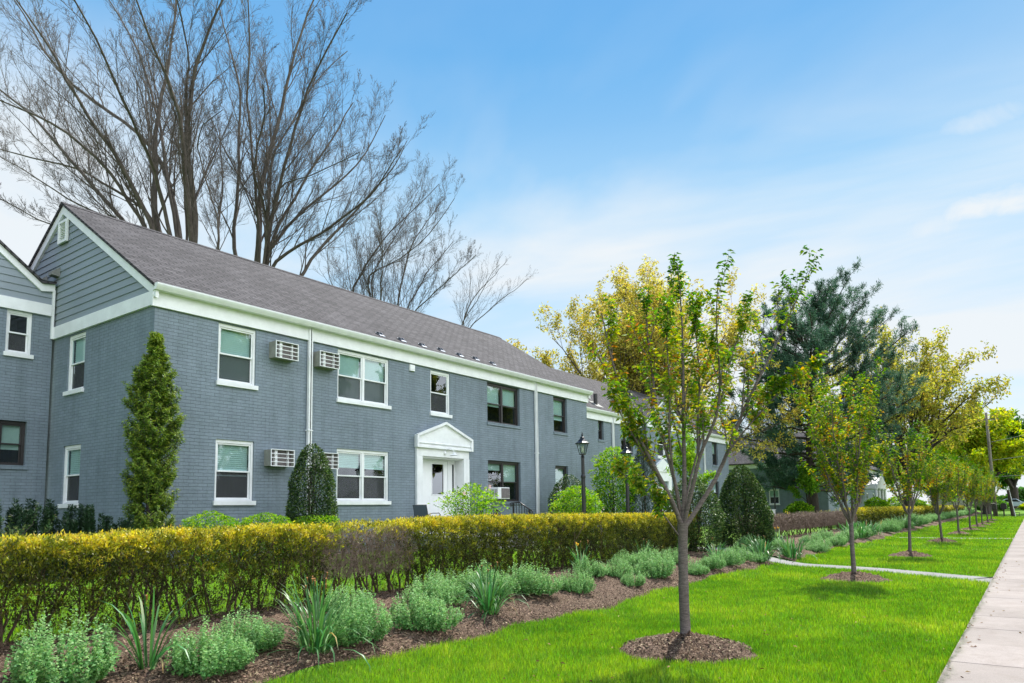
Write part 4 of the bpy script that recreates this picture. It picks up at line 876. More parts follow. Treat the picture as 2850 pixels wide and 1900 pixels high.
    if dead:
        tw = []
        for a, b in dead:
            n = int((b-a)*1400*(.42 if b > 20 else 1)); xx = a-.2+(b-a+.4)*rs.random(n); f_ = rs.random(n); zt = ztop(xx)-.02; zb = gz(xx, yf); rel = 1-.62*rs.random(n)**.9
            yy = np.where(f_ < .55, yf+.02+.10*rs.random(n), yf+dep*rs.random(n)); z = zb+(zt-zb-.1)*rel
            P0 = np.stack([xx, yy, z-.04], 1); d = unit(np.stack([.8*rs.normal(size=n), .5*rs.normal(size=n)-.25, 1.0+0*xx], 1)); Ln = .07+.10*rs.random(n)
            if b > 20: Ln = Ln*1.3
            K = 4; pts = [P0]
            for k in range(K-1): d = unit(d+.35*rs.normal(size=d.shape)); pts.append(pts[-1]+d*(Ln/(K-1))[:, None])
            PP = np.stack(pts, 1); PP[:, :, 2] = np.minimum(PP[:, :, 2], ztop(PP[:, :, 0])+.005); r = (.0035 if b < 20 else .009); RR = np.full((n, K), r)*np.linspace(1, .5, K)
            tw.append((PP-org(t), RR, 3)); q = kids(PP, RR, 3, .2, 1, .7, 45, .1, 3, .2, 0, .8, .5); tw.append((q[0]-org(t), q[1], 3))
        link_mesh('dead_twigs', wood_mesh('dead_twigs', tw), BKX, t)
    return t
hedge('clipped_hedge', 'long near hedge with yellow tips and a bare brown patch', -2.0, 19.1, 36000, 10, .036, dead=[(6.25, 7.55)], open_to=9.6, stems=5)
hedge('clipped_hedge', 'bare brown leafless hedge between the conical holly and the second young tree', 23.6, 40.4, 300, 7, .06, dead=[(23.4, 40.3)], stems=4, stem_step=.6)
hedge('clipped_hedge', 'yellow topped clipped hedge right of the second young tree', 40.6, 69, 9000, 7, .085, stems=2, tonebase=.05, stem_step=1.0)
hedge('clipped_hedge', 'farthest yellow topped hedge at the end of the flower bed', 72, 112, 7000, 6, .13, stems=2, tonebase=.05, stem_step=2.0)

# ------------------------------------------------------------------ bed plants
def catmint(k, n_sh=120, dens=11):
    """a mound of upright grey-green shoots, radius .37, height .42"""
    a = rs.random(n_sh)*2*np.pi; r = np.sqrt(rs.random(n_sh)); sc_ = .82+.3*(.5+.5*np.sin(a*2+k*1.3))*(.6+.1*k); r = r*np.minimum(sc_, 1.15)
    b = np.stack([r*.20*np.cos(a), r*.20*np.sin(a), 0*a], 1); hgt = .42*(1-.42*r**2.2)*(.70+.42*rs.random(n_sh))*(.9+.15*np.sin(a+k*2.1))
    tp = np.stack([r*.36*np.cos(a), r*.36*np.sin(a), hgt], 1)+rs.normal(size=(n_sh, 3))*.012
    K = 5; s = np.linspace(0, 1, K)[None, :, None]; mid = b[:, None]*(1-s)+tp[:, None]*s; mid[:, :, :2] += (np.sin(s*np.pi)*.10)*np.stack([r*np.cos(a), r*np.sin(a)], 1)[:, None, :]
    p, d, t = along(mid, dens*4, .12, 1.0, .006, .85, .25); n = len(p)
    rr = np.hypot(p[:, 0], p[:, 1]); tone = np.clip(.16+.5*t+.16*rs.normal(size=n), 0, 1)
    L_ = (.017+.014*rs.random(n))*(1.25-.5*t)
    V, F = leaf_geo(p, d, unit(rs.normal(size=(n, 3))+[0, 0, 1.3]), L_, L_*.72, .15, .15)
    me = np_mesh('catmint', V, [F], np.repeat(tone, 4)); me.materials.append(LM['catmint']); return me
CM = [catmint(k, 125+14*k, 12) for k in range(5)]
mounds = [
 (2.65, 6.43, .46, 'large sage green mound in the bottom left corner of the bed', 1.05),
 (3.72, 6.12, .39, 'sage green mound right of the small strappy daffodil clump, nearest row of the bed', 1.0),
 (4.35, 6.45, .35, 'sage green mound tucked behind the second mound, left of the big daffodil clump', .95),
 (5.45, 6.12, .38, 'sage green mound just right of the big daffodil clump', 1.15),
 (6.53, 6.10, .42, 'rounded sage green mound standing alone on the mulch left of the middle daffodil clump', 1.0),
 (7.45, 6.75, .40, 'sage green mound below the bare brown patch of the hedge', .95),
 (8.55, 6.75, .42, 'sage green mound directly behind the middle daffodil clump', 1.0),
 (9.4, 6.5, .44, 'broad sage green mound right of the middle daffodil clump', 1.0),
 (10.41, 6.3, .34, 'sage green mound under the clump with a yellow daffodil', 1.0),
 (11.9, 6.85, .34, 'sage green mound against the hedge right of the yellow daffodil', .9),
 (6.0, 6.85, .36, 'sage green mound against the hedge left of the brown patch', .9), (8.1, 7.05, .36, 'sage green mound against the hedge under the right end of the brown patch', .85), (13.9, 7.1, .34, 'sage green mound at the hedge foot just left of the nearest trunk', .8), (15.6, 6.8, .36, 'sage green mound between the nearest trunk and the leafy shrub', .85), (19.0, 5.95, .30, 'small sage green mound where the path meets the bed', .8), (22.8, 6.5, .4, 'sage green mound before the brown hedge, between daffodil clumps', .85), (24.6, 5.75, .36, 'low sage green mound at the lawn edge before the brown hedge', .8), (27.0, 6.5, .42, 'sage green mound at the foot of the brown hedge behind the second trunk', .8), (29.6, 6.6, .44, 'sage green mound at the foot of the brown hedge right of the second trunk', .8),
 (12.5, 6.6, .32, 'sage green mound just behind the smallest mound', .95),
 (12.1, 6.08, .27, 'smallest sage green mound, set forward on the mulch left of the nearest trunk', .9),
 (13.45, 6.25, .44, 'sage green mound immediately left of the nearest tree trunk', .95),
 (14.3, 6.9, .38, 'sage green mound by the hedge behind the nearest tree trunk', .9),
 (14.95, 6.0, .28, 'small sage green mound immediately right of the nearest tree trunk', .9),
 (16.1, 6.1, .34, 'sage green mound in front of the leafy shrub, second right of the nearest trunk', .95),
 (17.3, 6.1, .36, 'sage green mound in front of the conical holly, left of the path', 1.0),
 (18.4, 6.3, .36, 'sage green mound in front of the conical holly at the edge of the path', 1.0),
 (25.6, 5.95, .42, 'sage green mound left of the second young tree beyond the path', .85), (20.95, 6.7, .42, 'sage green mound at the far side of the path between two daffodil clumps', .95),
 (28.2, 5.9, .45, 'low sage green mound directly behind the second tree trunk', .8),
 (31.0, 6.1, .5, 'sage green mound right of the second tree trunk', .85),
 (34.0, 6.1, .5, 'sage green mound before the long distant daffodil clump', .85),
 (40.5, 6.1, .6, 'sage green mound after the long distant daffodil clump', .9), (43.5, 6.3, .6, 'sage green mound behind the third tree trunk', .9),
 (46.5, 6.2, .65, 'sage green mound right of the third tree trunk', .9), (50, 6.2, .7, 'rounded sage green mound before the fourth tree trunk', .9),
 (54, 6.3, .75, 'sage green mound at the bend of the far bed', .9)]
for i, (x, y, r, lab, zs) in enumerate(mounds):
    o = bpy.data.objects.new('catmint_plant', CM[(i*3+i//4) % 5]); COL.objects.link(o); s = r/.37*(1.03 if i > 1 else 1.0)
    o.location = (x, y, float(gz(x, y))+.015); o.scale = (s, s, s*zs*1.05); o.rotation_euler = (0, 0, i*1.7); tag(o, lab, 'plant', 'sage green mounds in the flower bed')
for i, x in enumerate(np.arange(58, 110, 3.4)):
    o = bpy.data.objects.new('catmint_plant', CM[i % 3]); COL.objects.link(o); o.location = (x, 6.5, float(gz(x, 6.5))); o.scale = (2.6, 2.0, 1.5); o.rotation_euler = (0, 0, 0)
    tag(o, 'far sage green mound in the band of mounds below the farthest hedge', 'plant', 'far sage green mounds below the farthest hedge')
def ribbons(base, az, lean, length, width, K=7, curl=1.0):
    n = len(base); pts = [base]; el = lean.copy(); p = base.copy()
    for k in range(K-1):
        d = np.stack([np.cos(az)*np.sin(el), np.sin(az)*np.sin(el), np.cos(el)], 1); p = p+d*(length/(K-1))[:, None]; pts.append(p); el = el+curl*(.10+.42*(k/(K-1))**2*2)*np.clip(lean*1.6+.25, 0, 1.6)
        az = az+.05*rs.normal(size=n)
    P = np.stack(pts, 1); s = np.stack([-np.sin(az), np.cos(az), 0*az], 1)[:, None]; wv = width[:, None]*np.array([.7, 1, 1, 1, .92, .7, .08])[None, :K]
    A = P-s*wv[..., None]/2; B = P+s*wv[..., None]/2; V = np.stack([A, B], 2).reshape(-1, 3)
    i = (np.arange(n)*K*2)[:, None]+(np.arange(K-1)*2)[None]; i = i.ravel(); return V, np.stack([i, i+1, i+3, i+2], 1), P
def daffodil(x, y, n, hgt, rad, lab, flowers=0, wilts=0, wf=1.0, spread=.55, grp='daffodil clumps in the flower bed'):
    t = thing('daffodil_clump', lab, 'plant', (x, y, float(gz(x, y))+.01), grp)
    a = rs.random(n)*2*np.pi; r = rad*np.sqrt(rs.random(n)); base = np.stack([r*np.cos(a), r*np.sin(a), 0*a-.01], 1)
    lean = np.abs(rs.normal(size=n))*spread*.5+.05; az = a+.5*rs.normal(size=n); Ln = hgt*(.7+.5*rs.random(n)); W = wf*(.011+.007*rs.random(n))
    V, F, P = ribbons(base, az, lean, Ln, W, 7, 1.0); tn = np.clip(.35+.25*rs.normal(size=n), 0, .8)[:, None]*np.ones((1, 14)); tn[:, 8:12] += .18; tn[rs.random(n) < .25, 12:] = 1.0
    link_mesh('leaves', np_mesh('leaves', V, [F], np.clip(tn, 0, 1).ravel()), LM['strap'], t, smooth=False)
    for k in range(flowers+wilts):
        az = rs.random()*6.28; top = np.array([.12*math.cos(az), .12*math.sin(az), hgt*(.92+.15*rs.random())]); mb = MB(); o3 = org(t)
        mb.tube([o3+top*[.2, .2, 0], o3+top*[.6, .6, .6], o3+top], .004*wf, 5)
        st = mb.build('flower_stem', LM['strap'], t); mb = MB(); c = o3+top
        if k < flowers:
            for q in range(6):
                b = q*math.pi/3; e = np.array([math.cos(b), math.sin(b)*.4, math.sin(b)]); f_ = np.array([-math.sin(b), math.cos(b)*.4, math.cos(b)])
                mb.add([c, c+e*.025+f_*.013, c+e*.048, c+e*.025-f_*.013, c+e*.02+(0, .008, 0)], [(0, 1, 4), (1, 2, 4), (2, 3, 4), (3, 0, 4)])
            mb.tube([c, c+(-.01, -.03, 0), c+(-.012, -.04, 0)], [.010, .014, .019], 8)
            mb.build('yellow_flower', PETAL, st)
        else:
            mb.tube([c, c+(.012, 0, .0), c+(.02, .01, -.03), c+(.018, .012, -.06)], [.006, .012, .009, .002], 6); mb.build('wilted_flower', WILT, st)
    return t
daffodil(3.32, 6.45, 30, .70, .07, 'small clump of strappy blue green leaves nearest the camera, between two sage green mounds', 0, 1, 1.5, spread=.8)
daffodil(4.9, 6.12, 120, .74, .15, 'largest daffodil clump with arching leaves and brown wilted flowers', 0, 7, 1.25, spread=1.15)
daffodil(5.6, 6.9, 20, .55, .08, 'thin daffodil leaves at the hedge behind the largest clump', 0, 3)
daffodil(7.9, 6.18, 110, .66, .13, 'middle daffodil clump in front of a row of sage green mounds', 0, 5, 1.25, spread=.95)
daffodil(12.0, 7.1, 34, .62, .12, 'daffodil clump with the single yellow flower against the hedge', 1, 3, 1.2, spread=.8)
daffodil(14.9, 7.2, 30, .52, .12, 'daffodil clump against the hedge left of the nearest trunk', 0, 3, 1.3, spread=.8)
daffodil(17.2, 7.2, 24, .48, .1, 'upright daffodil clump hard against the nearest trunk at the hedge', 0, 0, 1.4, spread=.4)
daffodil(17.6, 6.5, 55, .55, .16, 'daffodil clump in front of the conical holly', 0, 2, 1.5, spread=.9)
daffodil(19.6, 6.0, 90, .70, .20, 'full daffodil clump right of the conical holly at the path edge', 0, 3, 1.6, spread=.95)
daffodil(21.6, 5.75, 100, .70, .26, 'wide daffodil clump just beyond the path in front of the brown hedge', 0, 2, 1.8, spread=1.0)
daffodil(24.0, 6.9, 60, .58, .2, 'daffodil clump against the bare brown hedge with a few orange blooms', 2, 2, 2.0, spread=.9)
for x in (33.5, 35.3, 37.2): daffodil(x, 6.3, 90, .7, .5, {33.5: 'near end of the long distant band of daffodil leaves right of the second trunk', 35.3: 'middle of the long distant band of daffodil leaves right of the second trunk', 37.2: 'far end of the long distant band of daffodil leaves right of the second trunk'}[x], 0, 0, 3.0, spread=1.0)
daffodil(48.0, 6.3, 90, .8, .5, 'distant daffodil clump between the third and fourth tree trunks', 0, 0, 4.0, spread=1.0)

# ------------------------------------------------------------------ shrubs
def shift(o, t):
    me = o.data; vv = np.empty(len(me.vertices)*3, np.float32); me.vertices.foreach_get('co', vv); me.vertices.foreach_set('co', (vv.reshape(-1, 3)-org(t)).astype(np.float32).ravel()); return o
def shell_shrub(name, lab, cat, base, prof, n, Lf, W, mat, tone=(.5, .2), up=.35, fill=.55, lumpf=3.0, lumpa=.10, stems=None, group=None, topy=.25, sq=1.0):
    """prof: list of (height, radius); leaves spread through the outer volume"""
    t = thing(name, lab, cat, base, group); pr = np.array(prof, float); H = pr[-1, 0]
    z0 = pr[0, 0]; zz = np.linspace(z0, H, 200); rr = np.interp(zz, pr[:, 0], pr[:, 1]); cdf = np.cumsum(rr+.03*rr.max()); cdf /= cdf[-1]
    z = np.interp(rs.random(n), cdf, zz); a = rs.random(n)*2*np.pi; r0 = np.interp(z, pr[:, 0], pr[:, 1]); lm = lump(np.cos(a)*2*lumpf*.5+base[0], np.sin(a)*2*lumpf*.5, z*lumpf)
    r = r0*(1+lumpa*lm)*(1-(1-fill)*rs.random(n)**2.2)
    p = np.stack([base[0]+r*np.cos(a), base[1]+r*np.sin(a)*sq, base[2]+z], 1)
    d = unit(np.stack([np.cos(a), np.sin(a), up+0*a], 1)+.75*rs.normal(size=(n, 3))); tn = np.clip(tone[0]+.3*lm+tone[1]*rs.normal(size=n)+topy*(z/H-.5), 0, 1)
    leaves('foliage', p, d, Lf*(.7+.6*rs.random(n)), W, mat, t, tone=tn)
    if stems:
        m, rad, hfr, bk = stems; a = rs.random(m)*6.28; b = np.stack([base[0]+.06*np.cos(a), base[1]+.06*np.sin(a), base[2]+0*a-.05], 1); rm = pr[:, 1].max()*.75
        tp = np.stack([base[0]+rm*np.cos(a)*.8*rs.random(m), base[1]+rm*np.sin(a)*.8*rs.random(m), base[2]+H*hfr+0*a], 1); s = np.linspace(0, 1, 6)[None, :, None]
        P = b[:, None]*(1-s)+tp[:, None]*s+rs.normal(size=(m, 6, 3))*.02; P[:, 0] = b; Rr = np.full((m, 6), rad)*np.linspace(1, .4, 6); q = kids(P, Rr, 5, .3, 1, .4, 38, .3, 5)
        shift(link_mesh('stems', wood_mesh('stems', [(P, Rr, 6), (*q, 4)]), bk, t, smooth=True), t)
    return t
def g(x, y): return (x, y, float(gz(x, y)))
# conical holly against the wall
shell_shrub('conical_holly', 'dark glossy holly clipped to a column, hiding the foot of the tall downspout', 'shrub', g(10.25, 13.0), [(.0, .34), (.2, .50), (1.0, .51), (1.7, .46), (2.2, .32), (2.45, .18), (2.58, .05)], 15000, .055, .028, LM['holly'], (.45, .34), fill=.7, lumpa=.14, stems=(6, .02, .8, BKD))
shell_shrub('conical_holly', 'big conical holly right of the nearest trunk, beside the path', 'shrub', g(22.0, 7.25), [(.0, .5), (.25, .84), (.9, .84), (1.6, .64), (2.2, .36), (2.5, .08)], 18000, .07, .038, LM['holly'], (.62, .28), fill=.7, stems=(6, .03, .8, BKD))
shell_shrub('leafy_shrub', 'broad green shrub behind the trunk of the nearest young tree', 'shrub', g(18.8, 7.6), [(.0, .4), (.3, .75), (1.0, .85), (1.6, .6), (2.05, .15)], 9000, .07, .035, LM['holly'], (.68, .3), fill=.6, stems=(6, .03, .8, BKD))
shell_shrub('holly_bush', 'dark rounded holly bush at the corner behind the nearer lamp post', 'shrub', g(21.4, 13.1), [(.0, .3), (.4, .7), (1.3, .75), (1.9, .5), (2.25, .08)], 8000, .06, .034, LM['holly'], (.45, .3), stems=(5, .03, .8, BKD))
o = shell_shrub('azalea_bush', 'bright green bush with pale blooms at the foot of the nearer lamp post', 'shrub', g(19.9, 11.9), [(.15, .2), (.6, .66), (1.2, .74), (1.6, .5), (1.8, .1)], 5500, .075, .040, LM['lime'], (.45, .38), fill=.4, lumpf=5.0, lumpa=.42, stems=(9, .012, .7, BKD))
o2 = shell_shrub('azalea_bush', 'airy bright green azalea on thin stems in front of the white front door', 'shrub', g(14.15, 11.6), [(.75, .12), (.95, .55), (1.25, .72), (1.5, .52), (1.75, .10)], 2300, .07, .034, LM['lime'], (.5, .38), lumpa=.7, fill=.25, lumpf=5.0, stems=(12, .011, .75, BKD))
for t, cs in ((o2, [(13.5, 11.3, .42), (14.4, 11.2, .60), (14.6, 11.5, .56)]), (o, [(20.6, 11.5, .2), (20.7, 11.4, 0), (20.75, 11.5, -.15), (20.6, 11.3, -.2)])):
    for (a, b, c) in cs:
        mb = MB()
        for q in range(5): e = q*1.257; mb.add([(a, b, c), (a+.05*math.cos(e), b+.02*math.sin(e), c+.05*math.sin(e)), (a+.06*math.cos(e+.6), b-.02, c+.06*math.sin(e+.6)), (a+.05*math.cos(e+1.1), b, c+.05*math.sin(e+1.1))], [(0, 1, 2, 3)])
        mb.build('blossom', PINK, t)
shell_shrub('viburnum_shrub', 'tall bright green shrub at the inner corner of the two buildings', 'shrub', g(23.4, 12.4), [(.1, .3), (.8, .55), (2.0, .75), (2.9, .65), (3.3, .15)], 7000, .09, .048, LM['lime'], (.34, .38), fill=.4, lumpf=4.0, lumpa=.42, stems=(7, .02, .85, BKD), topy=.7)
shell_shrub('columnar_yew', 'dark feathery evergreen column left of the farther lamp post', 'shrub', g(24.3, 11.6), [(.0, .45), (.8, .6), (1.9, .55), (2.8, .36), (3.55, .06)], 12000, .09, .012, LM['yew'], (.6, .3), up=1.3, stems=(5, .02, .9, BKD))
for i, x in enumerate((8.05, 9.15, 10.35)):
    shell_shrub('boxwood_ball', ('leftmost of the three bright green clipped balls peeping over the hedge', 'middle of the three bright green clipped balls peeping over the hedge', 'rightmost of the three bright green clipped balls, flatter than the others')[i], 'shrub', g(x-.45+.08*i, 12.6), [(.05, .3), (.3, .50), (.62, .55), (.95, .42), (1.10-.05*i, .08)], 7500, .042, .024, LM['lime'], (.35, .35), lumpa=.22, lumpf=6.0, stems=(5, .012, .7, BKD), group='bright green clipped balls along the wall')
def spikes(name, lab, base, n, w_, d_, h0, h1, mat, grp=None):
    t = thing(name, lab, 'shrub', base, grp); P = []; D = []; T = []
    for k in range(n):
        x = base[0]+w_*(rs.random()-.5); y = base[1]+d_*(rs.random()-.5); h = h0+(h1-h0)*rs.random(); m = 520
        z = rs.random(m)*h; a = rs.random(m)*6.28; r = .10*(1.05-(z/h)**2)+.012
        P.append(np.stack([x+r*np.cos(a)*.4, y+r*np.sin(a)*.4, base[2]+z], 1)); D.append(np.stack([np.cos(a), np.sin(a), .9+0*a], 1)); T.append(.3+.4*z/h+.2*rs.random(m))
    P = np.concatenate(P); leaves('foliage', P, unit(np.concatenate(D)+.2*rs.normal(size=P.shape)), .06, .016, mat, t, tone=np.concatenate(T)); mb = MB()
    for k in range(5): mb.tube([(base[0]+.05*k-.1, base[1], base[2]-.05), (base[0]+w_*(k-2)*.15, base[1], base[2]+h0*.8)], .012, 5)
    mb.build('stems', BKD, t); return t
spikes('yew_shrub', 'narrow dark spiky yew standing apart at the far left of the wall', g(4.1, 12.9), 14, .42, .4, .9, 1.28, LM['yew'], 'dark spiky yews along the set back wall')
spikes('yew_shrub', 'tallest dark spiky yew, left of the white ground floor sill', g(4.75, 12.9), 26, .62, .5, 1.0, 1.34, LM['yew'], 'dark spiky yews along the set back wall')
spikes('yew_shrub', 'dark spiky yew under the white ground floor sill', g(5.4, 12.9), 26, .62, .5, .95, 1.24, LM['yew'], 'dark spiky yews along the set back wall')
spikes('yew_shrub', 'shorter dark spiky yew nearest the tall columnar spruce', g(5.98, 12.9), 18, .5, .45, .75, 1.05, LM['yew'], 'dark spiky yews along the set back wall')
# juniper low at the left
t = thing('juniper_shrub', 'low spreading juniper at the left edge in front of the dark yews', 'shrub', g(3.3, 11.3)); m = 34; a = rs.random(m)*6.28; b = np.tile(np.array(g(3.3, 11.3)), (m, 1)); L0 = .5+.6*rs.random(m)
s = np.linspace(0, 1, 6)[None, :, None]; d = np.stack([np.cos(a), .6*np.sin(a), .75+.35*rs.random(m)], 1)*L0[:, None]; P = b[:, None]+d[:, None]*s; Rr = np.full((m, 6), .012)*np.linspace(1, .3, 6); q = kids(P, Rr, 9, .2, 1, .4, 30, .1, 4)
shift(link_mesh('stems', wood_mesh('stems', [(P, Rr, 5), (*q, 3)]), BKD, t), t); p, dd, tt = along(q[0], 26, 0, 1, .008, .7, .1); leaves('foliage', p, dd, .045, .012, LM['juniper'], t, tone=np.clip(.2+.5*tt+.2*rs.normal(size=len(p)), 0, 1))
# columnar spruce at the corner of the building
t = thing('columnar_spruce', 'tall narrow spruce in front of the left corner of the grey building', 'tree', g(6.82, 13.35)); B0 = np.array(g(6.82, 13.35)); H = 4.55
P = np.stack([np.array([B0+[.03*math.sin(k*1.3), .03*math.cos(k*1.7), H*k/11] for k in range(12)])]); Rr = np.linspace(.07, .012, 12)[None]
zf = np.sort(rs.random(300)**1.05)*.97; a = rs.random(300)*6.28; rad = np.interp(zf, [0, .08, .25, .45, .6, .75, .85, 1], [.26, .38, .38, .46, .44, .36, .18, .02])*(.66+.48*rs.random(300))
base = B0+np.stack([0*a, 0*a, zf*H], 1); K = 5; el = .75+.5*rs.random(300); pts = [base]; p = base.copy()
for k in range(K-1): p = p+np.stack([np.cos(a), np.sin(a), el*(.35+.28*k)], 1)*(rad/(K-1))[:, None]; pts.append(p)
Q = np.stack(pts, 1); Rq = np.full((300, K), .011)*np.linspace(1, .4, K); q = kids(Q, Rq, 9, .25, 1.0, .5, 40, .35, 4, .12, .1, .7, .3, lmin=.10)
shift(link_mesh('trunk', wood_mesh('trunk', [(P, Rr, 8)]), BKD, t, smooth=True), t); shift(link_mesh('branches', wood_mesh('branches', [(Q, Rq, 4), (*q, 3)]), BKD, t), t)
p1, d1, t1 = along(q[0], 22, 0.0, 1.05, .006, .75, .1); p2, d2_, t2 = along(Q, 30, .35, 1.0, .004, .75, .1); p = np.concatenate([p1, p2]); dd = np.concatenate([d1, d2_]); tt = np.concatenate([t1, t2*.5])
leaves('foliage', p, dd, .05+.025*rs.random(len(p)), .017, LM['spruce'], t, tone=np.clip(.22+.62*tt**1.4+.16*rs.normal(size=len(p)), 0, 1))
# far bushes over the hedge
for (px, Y, r, h, lab) in ((2012, 12.0, 1.0, 1.75, 'distant bright green bush above the hedge, just right of the second trunk'), (2060, 12.0, 1.4, 1.9, 'distant bright green bush above the hedge, left of the third trunk'), (1835, 13.0, .9, 1.3, 'small green bush beside the far white window'), (2105, 12.5, 1.2, 1.5, 'distant green bush above the hedge, right of the third trunk')):
    p = at_y(px, 1160, Y); shell_shrub('round_bush', lab, 'shrub', g(p[0], Y), [(.1, r*.5), (h*.4, r), (h*.75, r*.8), (h, .1)], 3500, .16, .09, LM['lime'], (.42, .35), lumpa=.35, stems=(5, .03, .7, BKD))
# ------------------------------------------------------------------ trees
def limbs_px(specs, dep, jit, K=14):
    """specs: (points in the picture, r0, r1, depth drift); each limb is laid out at the tree's own distance"""
    P = []; R = []
    for pts, r0, r1, dd in specs:
        s = np.linspace(0, 1, len(pts)); q = [at_depth(x, y, dep+dd*t*jit) for (x, y), t in zip(pts, s)]
        P.append(resample(q, K)); R.append(np.linspace(r0, r1, K))
    return np.array(P), np.array(R)
# nearest young tree, its limbs follow the real one
BX, BY = 7.73, 3.26; d0 = depth_of((BX, BY, -.5))
t = thing('cherry_tree', 'nearest young cherry tree standing in a ring of mulch on the lawn', 'tree', (BX, BY, -1.6), 'young cherry trees along the pavement')
trk = resample([(BX, BY, -1.62), at_depth(1574, 1440, d0), at_depth(1571, 1380, d0), at_depth(1569, 1300, d0), at_depth(1568, 1200, d0)], 24)
trr = np.interp(np.linspace(0, 1, 24), [0, .05, .15, .45, .5, .56, .85, 1], [.090, .070, .060, .055, .061, .053, .052, .060])
SP = [
 ([(1568, 1215), (1556, 1172), (1523, 1110), (1496, 1060), (1470, 1010), (1440, 940), (1405, 830), (1382, 720)], .040, .008, -.5),
 ([(1568, 1215), (1562, 1180), (1555, 1122), (1545, 1075), (1524, 1025), (1508, 940), (1495, 830), (1482, 740), (1490, 660)], .034, .007, .5),
 ([(1568, 1205), (1573, 1123), (1571, 1028), (1569, 949), (1570, 850), (1566, 720), (1556, 605)], .040, .006, .15),
 ([(1570, 1205), (1580, 1159), (1596, 1105), (1604, 1052), (1604, 1028), (1632, 1001), (1652, 955), (1655, 850), (1642, 740), (1650, 640)], .036, .006, -.4),
 ([(1603, 1040), (1602, 973), (1608, 880), (1600, 780), (1590, 690)], .022, .006, .5),
 ([(1570, 1215), (1582, 1190), (1610, 1160), (1634, 1120), (1656, 1083), (1672, 1040), (1688, 990), (1715, 920), (1765, 830), (1815, 720), (1850, 645), (1866, 610)], .040, .005, .3),
 ([(1566, 1238), (1540, 1205), (1506, 1152), (1462, 1115), (1410, 1070)], .014, .004, -.3),
 ([(1524, 1112), (1490, 1065), (1455, 1000), (1425, 950), (1398, 905)], .018, .005, -.7),
 ([(1672, 1040), (1700, 1000), (1735, 960), (1790, 900), (1850, 860), (1875, 835)], .015, .004, -.5),
 ([(1562, 1180), (1548, 1100), (1535, 1000), (1540, 900), (1530, 780), (1535, 680)], .020, .005, -.8),
 ([(1573, 1160), (1590, 1080), (1625, 960), (1668, 860), (1700, 760), (1708, 700)], .020, .005, .9),
]
LP, LR = limbs_px(SP, d0, 1.0, 16); LR *= .72
c1 = kids(LP, LR, 12, .22, .93, .22, 28, .40, 7, .07, .10, .55, .3, shr=.40); c2 = kids(*c1, 4, .2, .92, .50, 36, .25, 5, .08, .06, .7, .35, lmin=.10)
link = shift(link_mesh('trunk', wood_mesh('trunk', [(trk[None], trr[None], 16)]), BKC, t, smooth=True), t)
shift(link_mesh('branches', wood_mesh('branches', [(LP, LR, 9), (*c1, 5), (*c2, 4)]), BKC, t, smooth=True), t)
def cherry_leaves(sets, parent, Lf, W, col='cherry'):
    P = []; D = []; T = []
    for q, n, t0, wt in sets:
        p, d, tt = along(q[0], n, t0, 1.03, .012*Lf/.07, .72, -.05); P.append(p); D.append(d); T.append(tt*wt)
    P = np.concatenate(P); D = np.concatenate(D); T = np.concatenate(T); z = P[:, 2]; zr = (z-z.min())/(z.max()-z.min())
    D[:, 2] -= .25
    tone = np.clip(.50+.34*lump(P[:, 0]*3.1, P[:, 1]*3.3, z*2.4)-.38*np.clip((zr-.72)/.2, 0, 1)+.2*rs.normal(size=len(P)), 0, 1)
    return leaves('foliage', P, unit(D), Lf*(.65+.6*rs.random(len(P))), W, LM[col], parent, tone=tone, fold=.22, droop=.18)
cherry_leaves([(c2, 11, .05, 1), (c1, 13, .3, 1), ((LP, LR), 40, .60, 1)], t, .070, .030)
def sapling(seed, H, R, fork, lean=0.0, nl=7, dens=1.0, name='cherry_tree'):
    P0 = resample([(0, 0, -.02), (lean*.3, .01, fork*.5), (lean*.6, 0, fork)], 12)[None]; r0 = np.interp(np.linspace(0, 1, 12), [0, .08, .25, 1], [.072, .056, .048, .044])[None]
    a = np.arange(nl)*2.4+rs.random(nl)*.5+seed; top = H*(.86+.16*rs.random(nl)); r = R*(.35+.55*rs.random(nl)); K = 12; s = np.linspace(0, 1, K)
    L1 = np.stack([np.stack([lean*.6+r[k]*np.cos(a[k])*s**.8, r[k]*np.sin(a[k])*s**.8, fork-.12+(top[k]-fork)*s**1.05], 1) for k in range(nl)])
    L1[:, 1:] += rs.normal(size=L1[:, 1:].shape)*.02; R1 = (.020+.008*rs.random(nl))[:, None]*np.linspace(1, .22, K)[None]
    A1 = kids(L1, R1, 12, .12, 1.0, .36, 30, .4, 6, .08, .08, .6, .3, shr=.3); A2 = kids(*A1, 3, .2, .95, .5, 36, .3, 4, .1, .05, .7, .35, lmin=.12)
    t = bpy.data.objects.new(name, None); COL.objects.link(t); ORG[t.name] = np.zeros(3); t.empty_display_size = .2
    link_mesh('trunk', wood_mesh('trunk', [(P0, r0, 10)]), BKC, t, smooth=True); link_mesh('branches', wood_mesh('branches', [(L1, R1, 6), (*A1, 4), (*A2, 3)]), BKC, t, smooth=True)
    k = 1/dens; cherry_leaves([(A2, int(9*dens)+1, .0, 1), (A1, int(12*dens)+1, .2, 1)], t, .092*k**.25, .046*k**.25); return t
LBL = ['second young cherry tree, in its mulch ring just before the cross path', 'third young cherry tree, just beyond the cross path', 'fourth young cherry tree in the row along the pavement', 'fifth young cherry tree in the row along the pavement', 'sixth young cherry tree in the row along the pavement', 'seventh young cherry tree in the row along the pavement', 'eighth young cherry tree in the row along the pavement', 'ninth young cherry tree in the row along the pavement', 'last young cherry tree in the row, by the utility pole']
